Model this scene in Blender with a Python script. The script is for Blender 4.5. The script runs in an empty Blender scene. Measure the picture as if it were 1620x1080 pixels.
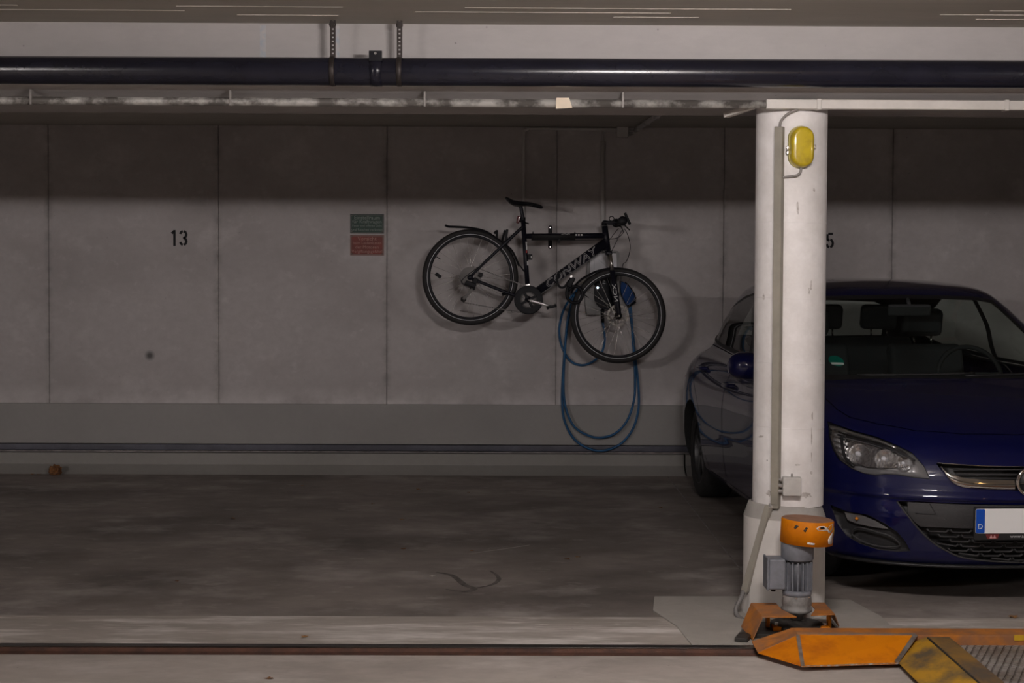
import bpy, bmesh, math, random
import numpy as np
from mathutils import Vector, Matrix

# ------------------------------------------------------------------ camera, world, light, exposure
scene = bpy.context.scene
col = scene.collection
F_PX, PC_X, PC_Y = 2475.0, 810.0, 506.0          # focal length and principal point for a 1620 x 1080 picture
CAM = Vector((0.0, 0.0, 1.59))
YAW, PITCH, ROLL = math.radians(0.4), math.radians(2.06), math.radians(0.26)
RM = Matrix.Rotation(-YAW, 3, 'Z') @ Matrix.Rotation(math.pi / 2 - PITCH, 3, 'X') @ Matrix.Rotation(ROLL, 3, 'Z')
cam_data = bpy.data.cameras.new('camera')
cam_data.sensor_width = 36.0
cam_data.lens = F_PX / 1620 * 36.0
cam_data.shift_y = (PC_Y - 540.0) / 1620.0
cam_data.clip_start = 0.05
cam_data.dof.use_dof = False
cam = bpy.data.objects.new('camera', cam_data)
cam.matrix_world = Matrix.Translation(CAM) @ RM.to_4x4()
col.objects.link(cam)
scene.camera = cam
world = bpy.data.worlds.new('world')
world.use_nodes = True
world.node_tree.nodes['Background'].inputs[0].default_value = (0.012, 0.012, 0.013, 1)
world.node_tree.nodes['Background'].inputs[1].default_value = 1.0
scene.world = world
scene.view_settings.view_transform = 'Standard'
scene.view_settings.look = 'None'
scene.view_settings.gamma = 1.0
scene.view_settings.use_curve_mapping = False
scene.view_settings.exposure = 0.0
LAMP_COOL, LAMP_WARM = (1.0, 0.925, 0.90), (1.0, 0.55, 0.18)
LAMPS = [  # x, y, z, length, radius, strength, label
    (0.86, 4.00, 2.450, 0.62, 0.042, 310.0, 'short tube lamp hanging under the ceiling in front of the column'),
    (-6.0, 1.00, 2.546, 1.50, 0.050, 235.0, 'long tube lamp under the ceiling, the one farthest left'),
    (7.60, 1.00, 2.546, 1.50, 0.050, 130.0, 'long tube lamp under the ceiling, the one farthest right')]
BULB = (3.3, -0.6, 2.46, 150.0)
random.seed(7)

# ------------------------------------------------------------------ helpers
def at(px, py, Y):
    d = RM @ Vector(((px - PC_X) / F_PX, (PC_Y - py) / F_PX, -1.0))
    return CAM + d * ((Y - CAM.y) / d.y)
def atz(px, py, z):
    d = RM @ Vector(((px - PC_X) / F_PX, (PC_Y - py) / F_PX, -1.0))
    return CAM + d * ((z - CAM.z) / d.z)

MATS = {}
def mat(name, c, rough=0.6, metal=0.0, var=0.0, scale=6.0, bump=0.0, bscale=80.0, coat=0.0, emit=None, spec=0.5, detail=5.0, c2=None, lo=0.4, hi=0.62, stretch=None):
    """Principled material whose colour wanders between c and c2 (or a darker c) by world-space noise."""
    if name in MATS: return MATS[name]
    m = bpy.data.materials.new(name); m.use_nodes = True
    nt = m.node_tree; b = nt.nodes['Principled BSDF']
    b.inputs['Base Color'].default_value = (*c, 1); b.inputs['Roughness'].default_value = rough
    b.inputs['Metallic'].default_value = metal; b.inputs['Specular IOR Level'].default_value = spec
    b.inputs['Coat Weight'].default_value = coat; b.inputs['Coat Roughness'].default_value = 0.03
    if emit:
        b.inputs['Emission Color'].default_value = (*emit[:3], 1); b.inputs['Emission Strength'].default_value = emit[3]
    geo = nt.nodes.new('ShaderNodeNewGeometry')
    vec = geo.outputs['Position']
    if stretch:
        mp = nt.nodes.new('ShaderNodeMapping'); mp.inputs['Scale'].default_value = stretch
        nt.links.new(vec, mp.inputs['Vector']); vec = mp.outputs['Vector']
    if var > 0 or c2:
        n = nt.nodes.new('ShaderNodeTexNoise'); n.inputs['Scale'].default_value = scale; n.inputs['Detail'].default_value = detail
        n.inputs['Roughness'].default_value = 0.65
        nt.links.new(vec, n.inputs['Vector'])
        r = nt.nodes.new('ShaderNodeValToRGB')
        r.color_ramp.elements[0].position = lo; r.color_ramp.elements[1].position = hi
        cc = c2 if c2 else tuple(x * (1 - var) for x in c)
        r.color_ramp.elements[0].color = (*cc, 1); r.color_ramp.elements[1].color = (*c, 1)
        nt.links.new(n.outputs['Fac'], r.inputs['Fac']); nt.links.new(r.outputs['Color'], b.inputs['Base Color'])
    if bump > 0:
        n2 = nt.nodes.new('ShaderNodeTexNoise'); n2.inputs['Scale'].default_value = bscale; n2.inputs['Detail'].default_value = 4
        nt.links.new(vec, n2.inputs['Vector'])
        bp = nt.nodes.new('ShaderNodeBump'); bp.inputs['Strength'].default_value = bump; bp.inputs['Distance'].default_value = 0.004
        nt.links.new(n2.outputs['Fac'], bp.inputs['Height']); nt.links.new(bp.outputs['Normal'], b.inputs['Normal'])
    MATS[name] = m
    return m

def concrete(name, base, dark, light, big=0.9, fine=14.0, rough=0.75, stretch=(1, 1, 1), bump=0.25, pores=0.35, light_amt=0.35, dark_amt=0.7, spot=None, seam=None, bloom=None, light_lo=0.54):
    """Cast concrete: cloudy stains, pale bloom patches, fine grain and pores, all in world space."""
    if name in MATS: return MATS[name]
    m = bpy.data.materials.new(name); m.use_nodes = True
    nt = m.node_tree; N = nt.nodes.new; L = nt.links.new
    b = nt.nodes['Principled BSDF']; b.inputs['Roughness'].default_value = rough; b.inputs['Specular IOR Level'].default_value = 0.3
    geo = N('ShaderNodeNewGeometry'); mp = N('ShaderNodeMapping'); mp.inputs['Scale'].default_value = stretch
    L(geo.outputs['Position'], mp.inputs['Vector'])
    def noise(sc, det, off, lo, hi):
        q = N('ShaderNodeMapping'); q.inputs['Location'].default_value = (off, off * 1.7, off * 0.6); L(mp.outputs['Vector'], q.inputs['Vector'])
        n = N('ShaderNodeTexNoise'); n.inputs['Scale'].default_value = sc; n.inputs['Detail'].default_value = det; n.inputs['Roughness'].default_value = 0.62
        L(q.outputs['Vector'], n.inputs['Vector'])
        r = N('ShaderNodeMapRange'); r.inputs['From Min'].default_value = lo; r.inputs['From Max'].default_value = hi
        L(n.outputs['Fac'], r.inputs['Value']); return r.outputs['Result'], n.outputs['Fac']
    def mix(a, bcol, fac, amt):
        mm = N('ShaderNodeMath'); mm.operation = 'MULTIPLY'; mm.inputs[1].default_value = amt; L(fac, mm.inputs[0])
        x = N('ShaderNodeMix'); x.data_type = 'RGBA'
        L(mm.outputs[0], x.inputs['Factor'])
        if isinstance(a, tuple): x.inputs['A'].default_value = (*a, 1)
        else: L(a, x.inputs['A'])
        x.inputs['B'].default_value = (*bcol, 1)
        return x.outputs['Result']
    f1, _ = noise(big, 6, 0.0, 0.42, 0.66); f2, _ = noise(big * 2.3, 9, 5.3, light_lo, light_lo + 0.18); f3, h3 = noise(fine, 6, 9.1, 0.40, 0.70); f4, _ = noise(big * 9, 4, 13.0, 0.60, 0.72)
    c = mix(base, dark, f1, dark_amt); c = mix(c, light, f2, light_amt); c = mix(c, dark, f3, 0.30); c = mix(c, light, f4, light_amt * 0.5)
    vo = N('ShaderNodeTexVoronoi'); vo.inputs['Scale'].default_value = 9.0; L(geo.outputs['Position'], vo.inputs['Vector'])
    pr = N('ShaderNodeMapRange'); pr.inputs['From Min'].default_value = 0.05; pr.inputs['From Max'].default_value = 0.02; L(vo.outputs['Distance'], pr.inputs['Value'])
    c = mix(c, tuple(x * 0.35 for x in dark), pr.outputs['Result'], pores)
    if spot:
        vd = N('ShaderNodeVectorMath'); vd.operation = 'DISTANCE'; vd.inputs[1].default_value = spot; L(geo.outputs['Position'], vd.inputs[0])
        sr = N('ShaderNodeMapRange'); sr.inputs['From Min'].default_value = 0.045; sr.inputs['From Max'].default_value = 0.012; L(vd.outputs['Value'], sr.inputs['Value'])
        c = mix(c, (0.03, 0.03, 0.03), sr.outputs['Result'], 0.8)
    if seam:                                            # damp streaks that follow the formwork joints
        sx = N('ShaderNodeSeparateXYZ'); L(geo.outputs['Position'], sx.inputs[0])
        s1 = N('ShaderNodeMath'); s1.operation = 'SUBTRACT'; s1.inputs[1].default_value = seam[0] - seam[1] / 2; L(sx.outputs['X'], s1.inputs[0])
        s2 = N('ShaderNodeMath'); s2.operation = 'FLOORED_MODULO'; s2.inputs[1].default_value = seam[1]; L(s1.outputs[0], s2.inputs[0])
        s3 = N('ShaderNodeMath'); s3.operation = 'SUBTRACT'; s3.inputs[1].default_value = seam[1] / 2; L(s2.outputs[0], s3.inputs[0])
        s4 = N('ShaderNodeMath'); s4.operation = 'ABSOLUTE'; L(s3.outputs[0], s4.inputs[0])
        s5 = N('ShaderNodeMapRange'); s5.inputs['From Min'].default_value = 0.045; s5.inputs['From Max'].default_value = 0.004; L(s4.outputs[0], s5.inputs['Value'])
        fs, _ = noise(7.0, 6, 21.0, 0.40, 0.66)
        s6 = N('ShaderNodeMath'); s6.operation = 'MULTIPLY'; L(s5.outputs['Result'], s6.inputs[0]); L(fs, s6.inputs[1])
        c = mix(c, tuple(x * 0.72 for x in dark), s6.outputs[0], 0.75)
    if bloom:                                           # lime bloom above the plinth
        bz = N('ShaderNodeSeparateXYZ'); L(geo.outputs['Position'], bz.inputs[0])
        b1 = N('ShaderNodeMapRange'); b1.inputs['From Min'].default_value = bloom[1]; b1.inputs['From Max'].default_value = bloom[0]; L(bz.outputs['Z'], b1.inputs['Value'])
        fb, _ = noise(3.0, 8, 31.0, 0.36, 0.60)
        b2 = N('ShaderNodeMath'); b2.operation = 'MULTIPLY'; L(b1.outputs['Result'], b2.inputs[0]); L(fb, b2.inputs[1])
        c = mix(c, light, b2.outputs[0], 0.9)
    L(c, b.inputs['Base Color'])
    bp = N('ShaderNodeBump'); bp.inputs['Strength'].default_value = bump; bp.inputs['Distance'].default_value = 0.004
    L(h3, bp.inputs['Height']); L(bp.outputs['Normal'], b.inputs['Normal'])
    MATS[name] = m
    return m

def glass(name, tint, rough=0.0, refl=1.0, haze=0.0):
    m = bpy.data.materials.new(name); m.use_nodes = True
    nt = m.node_tree; nt.nodes.clear(); N = nt.nodes.new
    o = N('ShaderNodeOutputMaterial'); t = N('ShaderNodeBsdfTransparent'); g = N('ShaderNodeBsdfGlossy'); mx = N('ShaderNodeMixShader')
    t.inputs[0].default_value = (*tint, 1); g.inputs['Roughness'].default_value = rough
    lw = N('ShaderNodeLayerWeight'); pw = N('ShaderNodeMath'); pw.operation = 'POWER'; pw.inputs[1].default_value = 5.0; ma = N('ShaderNodeMath'); ma.operation = 'MULTIPLY_ADD'; ma.inputs[1].default_value = 0.9; ma.inputs[2].default_value = 0.045
    lw.inputs['Blend'].default_value = 0.5
    nt.links.new(lw.outputs['Facing'], pw.inputs[0]); nt.links.new(pw.outputs[0], ma.inputs[0]); nt.links.new(ma.outputs[0], mx.inputs[0]); nt.links.new(t.outputs[0], mx.inputs[1]); nt.links.new(g.outputs[0], mx.inputs[2]); nt.links.new(mx.outputs[0], o.inputs[0])
    MATS[name] = m
    return m

WORLD_AT = {}
def link(name, me, parent=None, loc=None):
    o = bpy.data.objects.new(name, me); col.objects.link(o)
    loc = Vector(loc) if loc is not None else Vector((0, 0, 0))
    if parent is not None:
        o.parent = parent; o.location = loc - WORLD_AT[parent.name]
    else: o.location = loc
    WORLD_AT[o.name] = loc
    return o
def empty(name, loc, rz=0.0):
    o = bpy.data.objects.new(name, None); col.objects.link(o); o.location = loc; o.rotation_euler.z = rz; o.empty_display_size = 0.1
    WORLD_AT[o.name] = Vector(loc)
    return o
def tag(o, label=None, cat=None, group=None, kind=None):
    if label: o['label'] = label
    if cat: o['category'] = cat
    if group: o['group'] = group
    if kind: o['kind'] = kind
    return o

class MB:
    """Collects shapes in world (or thing) coordinates and links them as ONE mesh object."""
    def __init__(s): s.v = []; s.f = []; s.s = []
    def add(s, vs, fs, smooth=False):
        k = len(s.v); s.v += [Vector(p) for p in vs]; s.f += [tuple(i + k for i in f) for f in fs]; s.s += [smooth] * len(fs); return s
    def box(s, x0, x1, y0, y1, z0, z1):
        vs = [(x0, y0, z0), (x1, y0, z0), (x1, y1, z0), (x0, y1, z0), (x0, y0, z1), (x1, y0, z1), (x1, y1, z1), (x0, y1, z1)]
        return s.add(vs, [(0, 3, 2, 1), (4, 5, 6, 7), (0, 1, 5, 4), (1, 2, 6, 5), (2, 3, 7, 6), (3, 0, 4, 7)])
    def obox(s, c, ax, ay, az, hx, hy, hz):
        """Box about c with unit axes ax, ay, az and half sizes."""
        c = Vector(c); ax = Vector(ax).normalized() * hx; ay = Vector(ay).normalized() * hy; az = Vector(az).normalized() * hz
        vs = [c + ax * i + ay * j + az * k for k in (-1, 1) for i, j in ((-1, -1), (1, -1), (1, 1), (-1, 1))]
        return s.add(vs, [(0, 3, 2, 1), (4, 5, 6, 7), (0, 1, 5, 4), (1, 2, 6, 5), (2, 3, 7, 6), (3, 0, 4, 7)])
    def bar(s, a, b, w, t, up=(0, 1, 0)):
        """Straight rectangular bar from a to b: width w, thickness t along 'up'."""
        a = Vector(a); b = Vector(b); d = (b - a); u = Vector(up); side = d.cross(u).normalized(); u = side.cross(d).normalized()
        return s.obox((a + b) / 2, d, side, u, d.length / 2, w / 2, t / 2)
    def tube(s, pts, r, n=10, cap=True, closed=False, ell=None):
        pts = [Vector(p) for p in pts]; m = len(pts)
        rs = r if isinstance(r, (list, tuple)) else [r] * m
        tang = []
        for i in range(m):
            a = pts[(i - 1) % m] if (closed or i > 0) else pts[i]; b = pts[(i + 1) % m] if (closed or i < m - 1) else pts[i]
            d = (b - a); tang.append(d.normalized() if d.length > 1e-9 else Vector((1, 0, 0)))
        ref = Vector((0, 1, 0)) if abs(tang[0].y) < 0.9 else Vector((0, 0, 1))
        u = (ref - tang[0] * ref.dot(tang[0])).normalized()
        vs = []
        for i in range(m):
            u = (u - tang[i] * u.dot(tang[i])).normalized(); w = tang[i].cross(u)
            for k in range(n):
                a = 2 * math.pi * k / n; e = ell or (1, 1)
                vs.append(pts[i] + (u * math.cos(a) * e[0] + w * math.sin(a) * e[1]) * rs[i])
        fs = []
        for i in range(m if closed else m - 1):
            j = (i + 1) % m
            for k in range(n):
                q = (k + 1) % n; fs.append((i * n + k, i * n + q, j * n + q, j * n + k))
        s.add(vs, fs, True)
        if cap and not closed:
            k0 = len(s.v) - len(vs); s.f.append(tuple(k0 + k for k in reversed(range(n)))); s.f.append(tuple(k0 + (m - 1) * n + k for k in range(n))); s.s += [False, False]
        return s
    def lathe(s, prof, o, axis, n=32, smooth=True, a0=0.0, a1=2 * math.pi):
        """prof: (radius, distance along axis)."""
        o = Vector(o); ax = Vector(axis).normalized(); ref = Vector((0, 0, 1)) if abs(ax.z) < 0.9 else Vector((1, 0, 0))
        u = (ref - ax * ref.dot(ax)).normalized(); w = ax.cross(u); full = abs(a1 - a0 - 2 * math.pi) < 1e-6; cnt = n if full else n + 1
        vs = []
        for r, t in prof:
            for k in range(cnt):
                a = a0 + (a1 - a0) * k / n; vs.append(o + ax * t + (u * math.cos(a) + w * math.sin(a)) * r)
        fs = []
        for i in range(len(prof) - 1):
            for k in range(n):
                q = (k + 1) % cnt; fs.append((i * cnt + k, i * cnt + q, (i + 1) * cnt + q, (i + 1) * cnt + k))
        return s.add(vs, fs, smooth)
    def prism(s, poly, mapf, d):
        """poly: 2-D outline; mapf(u, v) -> point; d: extrusion vector."""
        a = [Vector(mapf(u, v)) for u, v in poly]; d = Vector(d); n = len(a)
        return s.add(a + [p + d for p in a], [tuple(range(n)), tuple(reversed(range(n, 2 * n)))] + [(i, i + n, (i + 1) % n + n, (i + 1) % n) for i in range(n)])
    def mesh(s, name, m, c):
        me = bpy.data.meshes.new(name)
        me.from_pydata([p - c for p in s.v], [], s.f); me.polygons.foreach_set('use_smooth', s.s)
        me.materials.append(m); me.validate(); 
        bm = bmesh.new(); bm.from_mesh(me); bmesh.ops.recalc_face_normals(bm, faces=bm.faces); bm.to_mesh(me); bm.free()
        me.update(); return me
    def build(s, name, m, parent=None, bev=0.0, label=None, origin=None, seg=2):
        lo = Vector([min(p[i] for p in s.v) for i in range(3)]); hi = Vector([max(p[i] for p in s.v) for i in range(3)])
        c = Vector(origin) if origin is not None else Vector(((lo.x + hi.x) / 2, (lo.y + hi.y) / 2, lo.z))
        o = link(name, s.mesh(name, m, c), parent, c)
        if bev > 0:
            b = o.modifiers.new('bevel', 'BEVEL'); b.width = bev; b.segments = seg; b.limit_method = 'ANGLE'; b.angle_limit = math.radians(40)
            if seg > 1: o.data.polygons.foreach_set('use_smooth', [True] * len(o.data.polygons)); wn = o.modifiers.new('wn', 'WEIGHTED_NORMAL'); wn.keep_sharp = False
        if label: o['label'] = label
        return o

def spline(pts, n=8, closed=False):
    P = [Vector(p) for p in pts]; m = len(P); out = []
    for i in range(m if closed else m - 1):
        p0 = P[(i - 1) % m] if (closed or i > 0) else P[i] * 2 - P[i + 1]; p1 = P[i]; p2 = P[(i + 1) % m]
        p3 = P[(i + 2) % m] if (closed or i < m - 2) else P[i + 1] * 2 - P[i]
        for k in range(n):
            t = k / n
            out.append(0.5 * ((2 * p1) + (p2 - p0) * t + (2 * p0 - 5 * p1 + 4 * p2 - p3) * t * t + (3 * p1 - p0 - 3 * p2 + p3) * t ** 3))
    if not closed: out.append(P[-1])
    return out
def rrect(w, h, r, n=5):
    out = []
    for cx, cz, a0 in ((w / 2 - r, h / 2 - r, 0), (-w / 2 + r, h / 2 - r, 90), (-w / 2 + r, -h / 2 + r, 180), (w / 2 - r, -h / 2 + r, 270)):
        for k in range(n + 1):
            a = math.radians(a0 + 90 * k / n); out.append((cx + r * math.cos(a), cz + r * math.sin(a)))
    return out
def circle(c, R, plane='xz', n=64, a0=0.0, a1=2 * math.pi, closed=True):
    c = Vector(c); out = []
    for k in range(n if closed else n + 1):
        a = a0 + (a1 - a0) * k / n
        d = {'xz': Vector((math.cos(a), 0, math.sin(a))), 'xy': Vector((math.cos(a), math.sin(a), 0)), 'yz': Vector((0, math.cos(a), math.sin(a)))}[plane]
        out.append(c + d * R)
    return out
def text(name, body, m, parent, M4, size, align='CENTER', extrude=0.0006, shear=0.0, outline=0.0, xs=1.0, bold=0.0, space=1.0):
    cu = bpy.data.curves.new(name, 'FONT'); cu.body = body; cu.size = size; cu.align_x = align; cu.align_y = 'CENTER'; cu.shear = shear
    cu.resolution_u = 2; cu.space_line = 0.95; cu.space_character = space; cu.offset = bold
    if outline > 0: cu.fill_mode = 'NONE'; cu.bevel_depth = outline; cu.bevel_resolution = 0
    else: cu.extrude = extrude
    t = bpy.data.objects.new(name + '_curve', cu); col.objects.link(t)
    dg = bpy.context.evaluated_depsgraph_get(); me = bpy.data.meshes.new_from_object(t.evaluated_get(dg))
    bpy.data.objects.remove(t); bpy.data.curves.remove(cu)
    S = Matrix.Diagonal((xs, 1, 1, 1)); me.transform(M4.to_3x3().to_4x4() @ S)
    me.name = name; me.materials.clear(); me.materials.append(m)
    return link(name, me, parent, M4.translation)
FACING = Matrix.Rotation(math.pi / 2, 4, 'X')          # text lying in x-z, read from the aisle
def on_wall(p): return Matrix.Translation(Vector(p)) @ FACING

# ------------------------------------------------------------------ materials
CEIL_Z, WALL_Y = 2.626, 11.90
spot_p = at(237, 562, WALL_Y)
_s = [at(px, 480, WALL_Y).x for px in (77.5, 1410)]
m_wall = concrete('cast_concrete_wall', (0.565, 0.53, 0.53), (0.41, 0.38, 0.378), (0.74, 0.70, 0.70), big=1.1, fine=16, stretch=(1, 1, 1.25), light_amt=0.55, spot=spot_p, seam=(_s[0], (_s[1] - _s[0]) / 5), bloom=(0.53, 0.66))
m_wall_dim = concrete('dark_side_wall_concrete', (0.12, 0.11, 0.105), (0.08, 0.072, 0.07), (0.16, 0.15, 0.145))
m_wallgap = mat('wall_joint_concrete', (0.36, 0.335, 0.33), 0.9, var=0.4, scale=12)
m_plinth = concrete('painted_plinth_grey', (0.385, 0.372, 0.362), (0.34, 0.328, 0.318), (0.43, 0.416, 0.405), big=1.5, fine=30, rough=0.6, bump=0.1, pores=0.1, light_amt=0.2)
m_strip = mat('blue_grey_membrane', (0.12, 0.12, 0.155), 0.45, var=0.35, scale=4)
m_kerb = concrete('painted_kerb', (0.345, 0.332, 0.315), (0.29, 0.28, 0.262), (0.41, 0.395, 0.375), big=1.2, fine=20, bump=0.15, pores=0.15)
m_floor = concrete('stained_floor_concrete', (0.295, 0.257, 0.235), (0.12, 0.104, 0.096), (0.52, 0.475, 0.447), big=1.05, fine=9, rough=0.58, stretch=(0.75, 1.0, 1), bump=0.18, pores=0.25, light_amt=0.6, dark_amt=0.85, light_lo=0.50)
m_strip_floor = concrete('worn_strip_concrete', (0.46, 0.415, 0.375), (0.30, 0.262, 0.228), (0.80, 0.755, 0.72), big=1.6, fine=26, rough=0.65, stretch=(0.45, 2.2, 1), bump=0.25, light_amt=0.95, dark_amt=0.6, light_lo=0.47)
m_aisle = concrete('aisle_floor_concrete', (0.50, 0.45, 0.41), (0.28, 0.245, 0.22), (0.66, 0.61, 0.575), big=1.1, fine=16, rough=0.6, stretch=(0.7, 1.1, 1), bump=0.2, light_amt=0.6, light_lo=0.49)
m_pad = concrete('column_pad_concrete', (0.43, 0.405, 0.37), (0.33, 0.305, 0.275), (0.52, 0.49, 0.455), big=2.2, fine=24, rough=0.7, bump=0.2)
m_ceil = concrete('ceiling_concrete', (0.44, 0.41, 0.365), (0.35, 0.325, 0.285), (0.53, 0.50, 0.455), big=1.0, fine=22, stretch=(0.3, 2.0, 1), bump=0.2, light_amt=0.3)
m_beam = concrete('painted_beam', (0.42, 0.397, 0.39), (0.34, 0.32, 0.313), (0.49, 0.465, 0.457), big=1.4, fine=18, stretch=(0.6, 1, 1.4), bump=0.2, pores=0.55, light_amt=0.3, dark_amt=0.5)
m_col = concrete('white_column_paint', (0.86, 0.83, 0.82), (0.56, 0.525, 0.50), (0.90, 0.88, 0.87), big=3.4, fine=13, rough=0.6, bump=0.2, pores=0.75, light_amt=0.4, dark_amt=0.5)
m_colbase = concrete('column_base_concrete', (0.66, 0.63, 0.60), (0.56, 0.53, 0.50), (0.72, 0.695, 0.665), big=2.2, fine=18, rough=0.65, bump=0.16, pores=0.2)
m_pipe = mat('navy_black_drain_pipe', (0.014, 0.014, 0.024), 0.24, var=0.3, scale=3, spec=0.5)
m_rust = mat('rusty_steel', (0.135, 0.062, 0.042), 0.65, 0.2, c2=(0.07, 0.038, 0.03), scale=9, bump=0.3)
m_railtop = mat('worn_rail_steel', (0.12, 0.10, 0.09), 0.30, 0.85, var=0.5, scale=7, stretch=(0.3, 3, 1))
m_galv = mat('galvanised_steel', (0.56, 0.54, 0.51), 0.58, 0.3, c2=(0.13, 0.118, 0.108), scale=7, stretch=(0.8, 1, 1), lo=0.44, hi=0.58, detail=8)
m_zinc = mat('zinc_bolt', (0.75, 0.74, 0.72), 0.25, 0.9)
m_strap = mat('dark_steel_strap', (0.055, 0.045, 0.042), 0.5, 0.5, var=0.3, scale=20)
m_whiteplastic = mat('white_plastic_duct', (0.66, 0.62, 0.58), 0.45, var=0.12, scale=5)
m_beige = mat('beige_plastic_trunking', (0.285, 0.262, 0.215), 0.5, var=0.18, scale=6)
m_beige2 = mat('warm_grey_plastic_trunking', (0.36, 0.335, 0.285), 0.5, var=0.12, scale=7)
m_greybox = mat('grey_plastic_box', (0.52, 0.50, 0.475), 0.5, var=0.12, scale=25)
m_greycond = mat('grey_conduit_plastic', (0.62, 0.60, 0.59), 0.5, var=0.1, scale=5)
m_yellow = mat('yellow_moulded_plastic', (0.53, 0.39, 0.012), 0.32, c2=(0.35, 0.25, 0.015), scale=18, lo=0.3, hi=0.55, coat=0.2)
m_black = mat('black_plastic', (0.010, 0.010, 0.013), 0.5, spec=0.22)
m_blackmat = mat('black_rubber', (0.017, 0.016, 0.017), 0.75, var=0.3, scale=25)
m_paint = mat('black_stencil_paint', (0.016, 0.016, 0.019), 0.8, c2=(0.05, 0.048, 0.048), scale=60, lo=0.3, hi=0.42)
m_paper = mat('cream_paper', (0.82, 0.70, 0.55), 0.8, var=0.1)
m_white = mat('plain_white', (0.85, 0.85, 0.85), 0.5)
m_cable = mat('grey_cable', (0.27, 0.25, 0.235), 0.5)

# ------------------------------------------------------------------ the setting
X0, X1, Y0 = -12.0, 13.0, -5.0
def struct(mb, name, m, bev=0.0, parent=None):
    o = mb.build(name, m, parent, bev)
    if parent is None: o['kind'] = 'structure'
    return o
floor = struct(MB().box(X0, X1, 6.452, 12.2, -0.2, 0.0), 'floor', m_floor)
STRIP_Y0, STRIP_Y1 = 6.454, 6.985
for a, b in ((X0, 0.83), (1.69, X1)):
    struct(MB().box(a, b, STRIP_Y0, STRIP_Y1, -0.05, 0.004), 'worn_strip', m_strip_floor, 0.002, floor)
struct(MB().prism([(0.80, 6.456), (0.775, 6.80), (0.70, 7.10), (0.735, 7.40), (1.35, 7.41), (1.66, 7.33), (1.72, 7.0), (1.715, 6.456)], lambda u, v: (u, v, -0.02), (0, 0, 0.030)), 'column_pad', m_pad, 0.003, floor)
struct(MB().box(1.252, 1.259, 7.45, 11.75, -0.01, 0.0012), 'floor_joint', m_wallgap, 0, floor)
def floor_stroke(pxs, w, name, m):
    P_ = spline([atz(a, b, 0.0) for a, b in pxs], 6); vs_ = []
    for i, p in enumerate(P_):
        d = (P_[min(i + 1, len(P_) - 1)] - P_[max(i - 1, 0)]).normalized(); n_ = Vector((-d.y, d.x, 0)) * w * (0.5 + 0.5 * math.sin(math.pi * (i + 0.5) / len(P_))); vs_ += [p + n_ + Vector((0, 0, 0.0008)), p - n_ + Vector((0, 0, 0.0008))]
    MB().add(vs_, [(2 * i, 2 * i + 1, 2 * i + 3, 2 * i + 2) for i in range(len(P_) - 1)]).build(name, m, floor)
m_scuff = mat('dark_floor_scuff', (0.08, 0.068, 0.062), 0.7, c2=(0.17, 0.15, 0.138), scale=25)
floor_stroke([(776, 903), (786, 910), (789, 917), (780, 924), (765, 928), (750, 930)], 0.012, 'scuff_mark', m_scuff)
floor_stroke([(690, 905), (715, 910), (735, 925), (750, 931), (735, 936), (705, 932)], 0.018, 'scuff_mark', m_scuff)
floor_stroke([(742, 876), (775, 871), (805, 867), (838, 862)], 0.010, 'scrape_mark', mat('pale_floor_scrape', (0.42, 0.38, 0.35), 0.7))
aisle = struct(MB().box(X0, X1, Y0, 6.30, -0.2, 0.0), 'floor_aisle', m_aisle)
channel = struct(MB().box(X0, X1, 6.30, 6.452, -0.2, -0.02), 'floor_channel', m_rust)
ceiling = struct(MB().box(X0, X1, Y0, 12.2, CEIL_Z, CEIL_Z + 0.25), 'ceiling', m_ceil)
m_lime = mat('pale_lime_ridge', (0.60, 0.565, 0.52), 0.8, c2=(0.48, 0.45, 0.40), scale=9)
for yb in (6.10, 6.38, 6.49, 6.60, 8.3, 8.9, 9.6, 10.3, 10.9):   # broken ridges left by the shuttering boards
    x = -4.5 + random.uniform(0, 1.5)
    while x < 5.5:
        ln = random.uniform(0.25, 1.6); struct(MB().box(x, x + ln, yb + random.uniform(-.004, .004), yb + random.uniform(0.0045, 0.0065), CEIL_Z - 0.0018, CEIL_Z + 0.01), 'board_mark', m_lime if yb < 7 else m_ceil, 0, ceiling); x += ln + random.uniform(0.15, 1.3)
struct(MB().box(X0 - 0.2, X0, Y0, 12.2, -0.2, CEIL_Z), 'wall_left', m_wall_dim)
struct(MB().box(X1, X1 + 0.2, Y0, 12.2, -0.2, CEIL_Z), 'wall_right', m_wall_dim)
struct(MB().box(X0, X1, Y0 - 0.2, Y0, -0.2, CEIL_Z), 'wall_front', m_wall_dim)
wall = struct(MB().box(X0, X1, WALL_Y + 0.008, WALL_Y + 0.3, 0.0, CEIL_Z), 'wall_back', m_wallgap)
seams = [at(px, 480, WALL_Y).x for px in (77.5, 346, 612, 880, 1144, 1410)]
sp = (seams[-1] - seams[0]) / 5
while seams[0] > X0 + sp: seams.insert(0, seams[0] - sp)
while seams[-1] < X1 - sp: seams.append(seams[-1] + sp)
edges = [X0] + seams + [X1]
for a, b in zip(edges, edges[1:]):
    MB().box(a + 0.0022, b - 0.0022, WALL_Y + random.uniform(-0.001, 0.001), WALL_Y + 0.02, 0.515, CEIL_Z).build('panel', m_wall, wall, 0.003, seg=1)
struct(MB().box(X0, X1, WALL_Y - 0.012, WALL_Y + 0.02, 0.21, 0.515), 'trim_1', m_plinth, 0.004)
struct(MB().box(X0, X1, WALL_Y - 0.020, WALL_Y + 0.02, 0.160, 0.206), 'trim_2', m_strip, 0.006)
kx = at(1083, 730, 11.8).x
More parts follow.
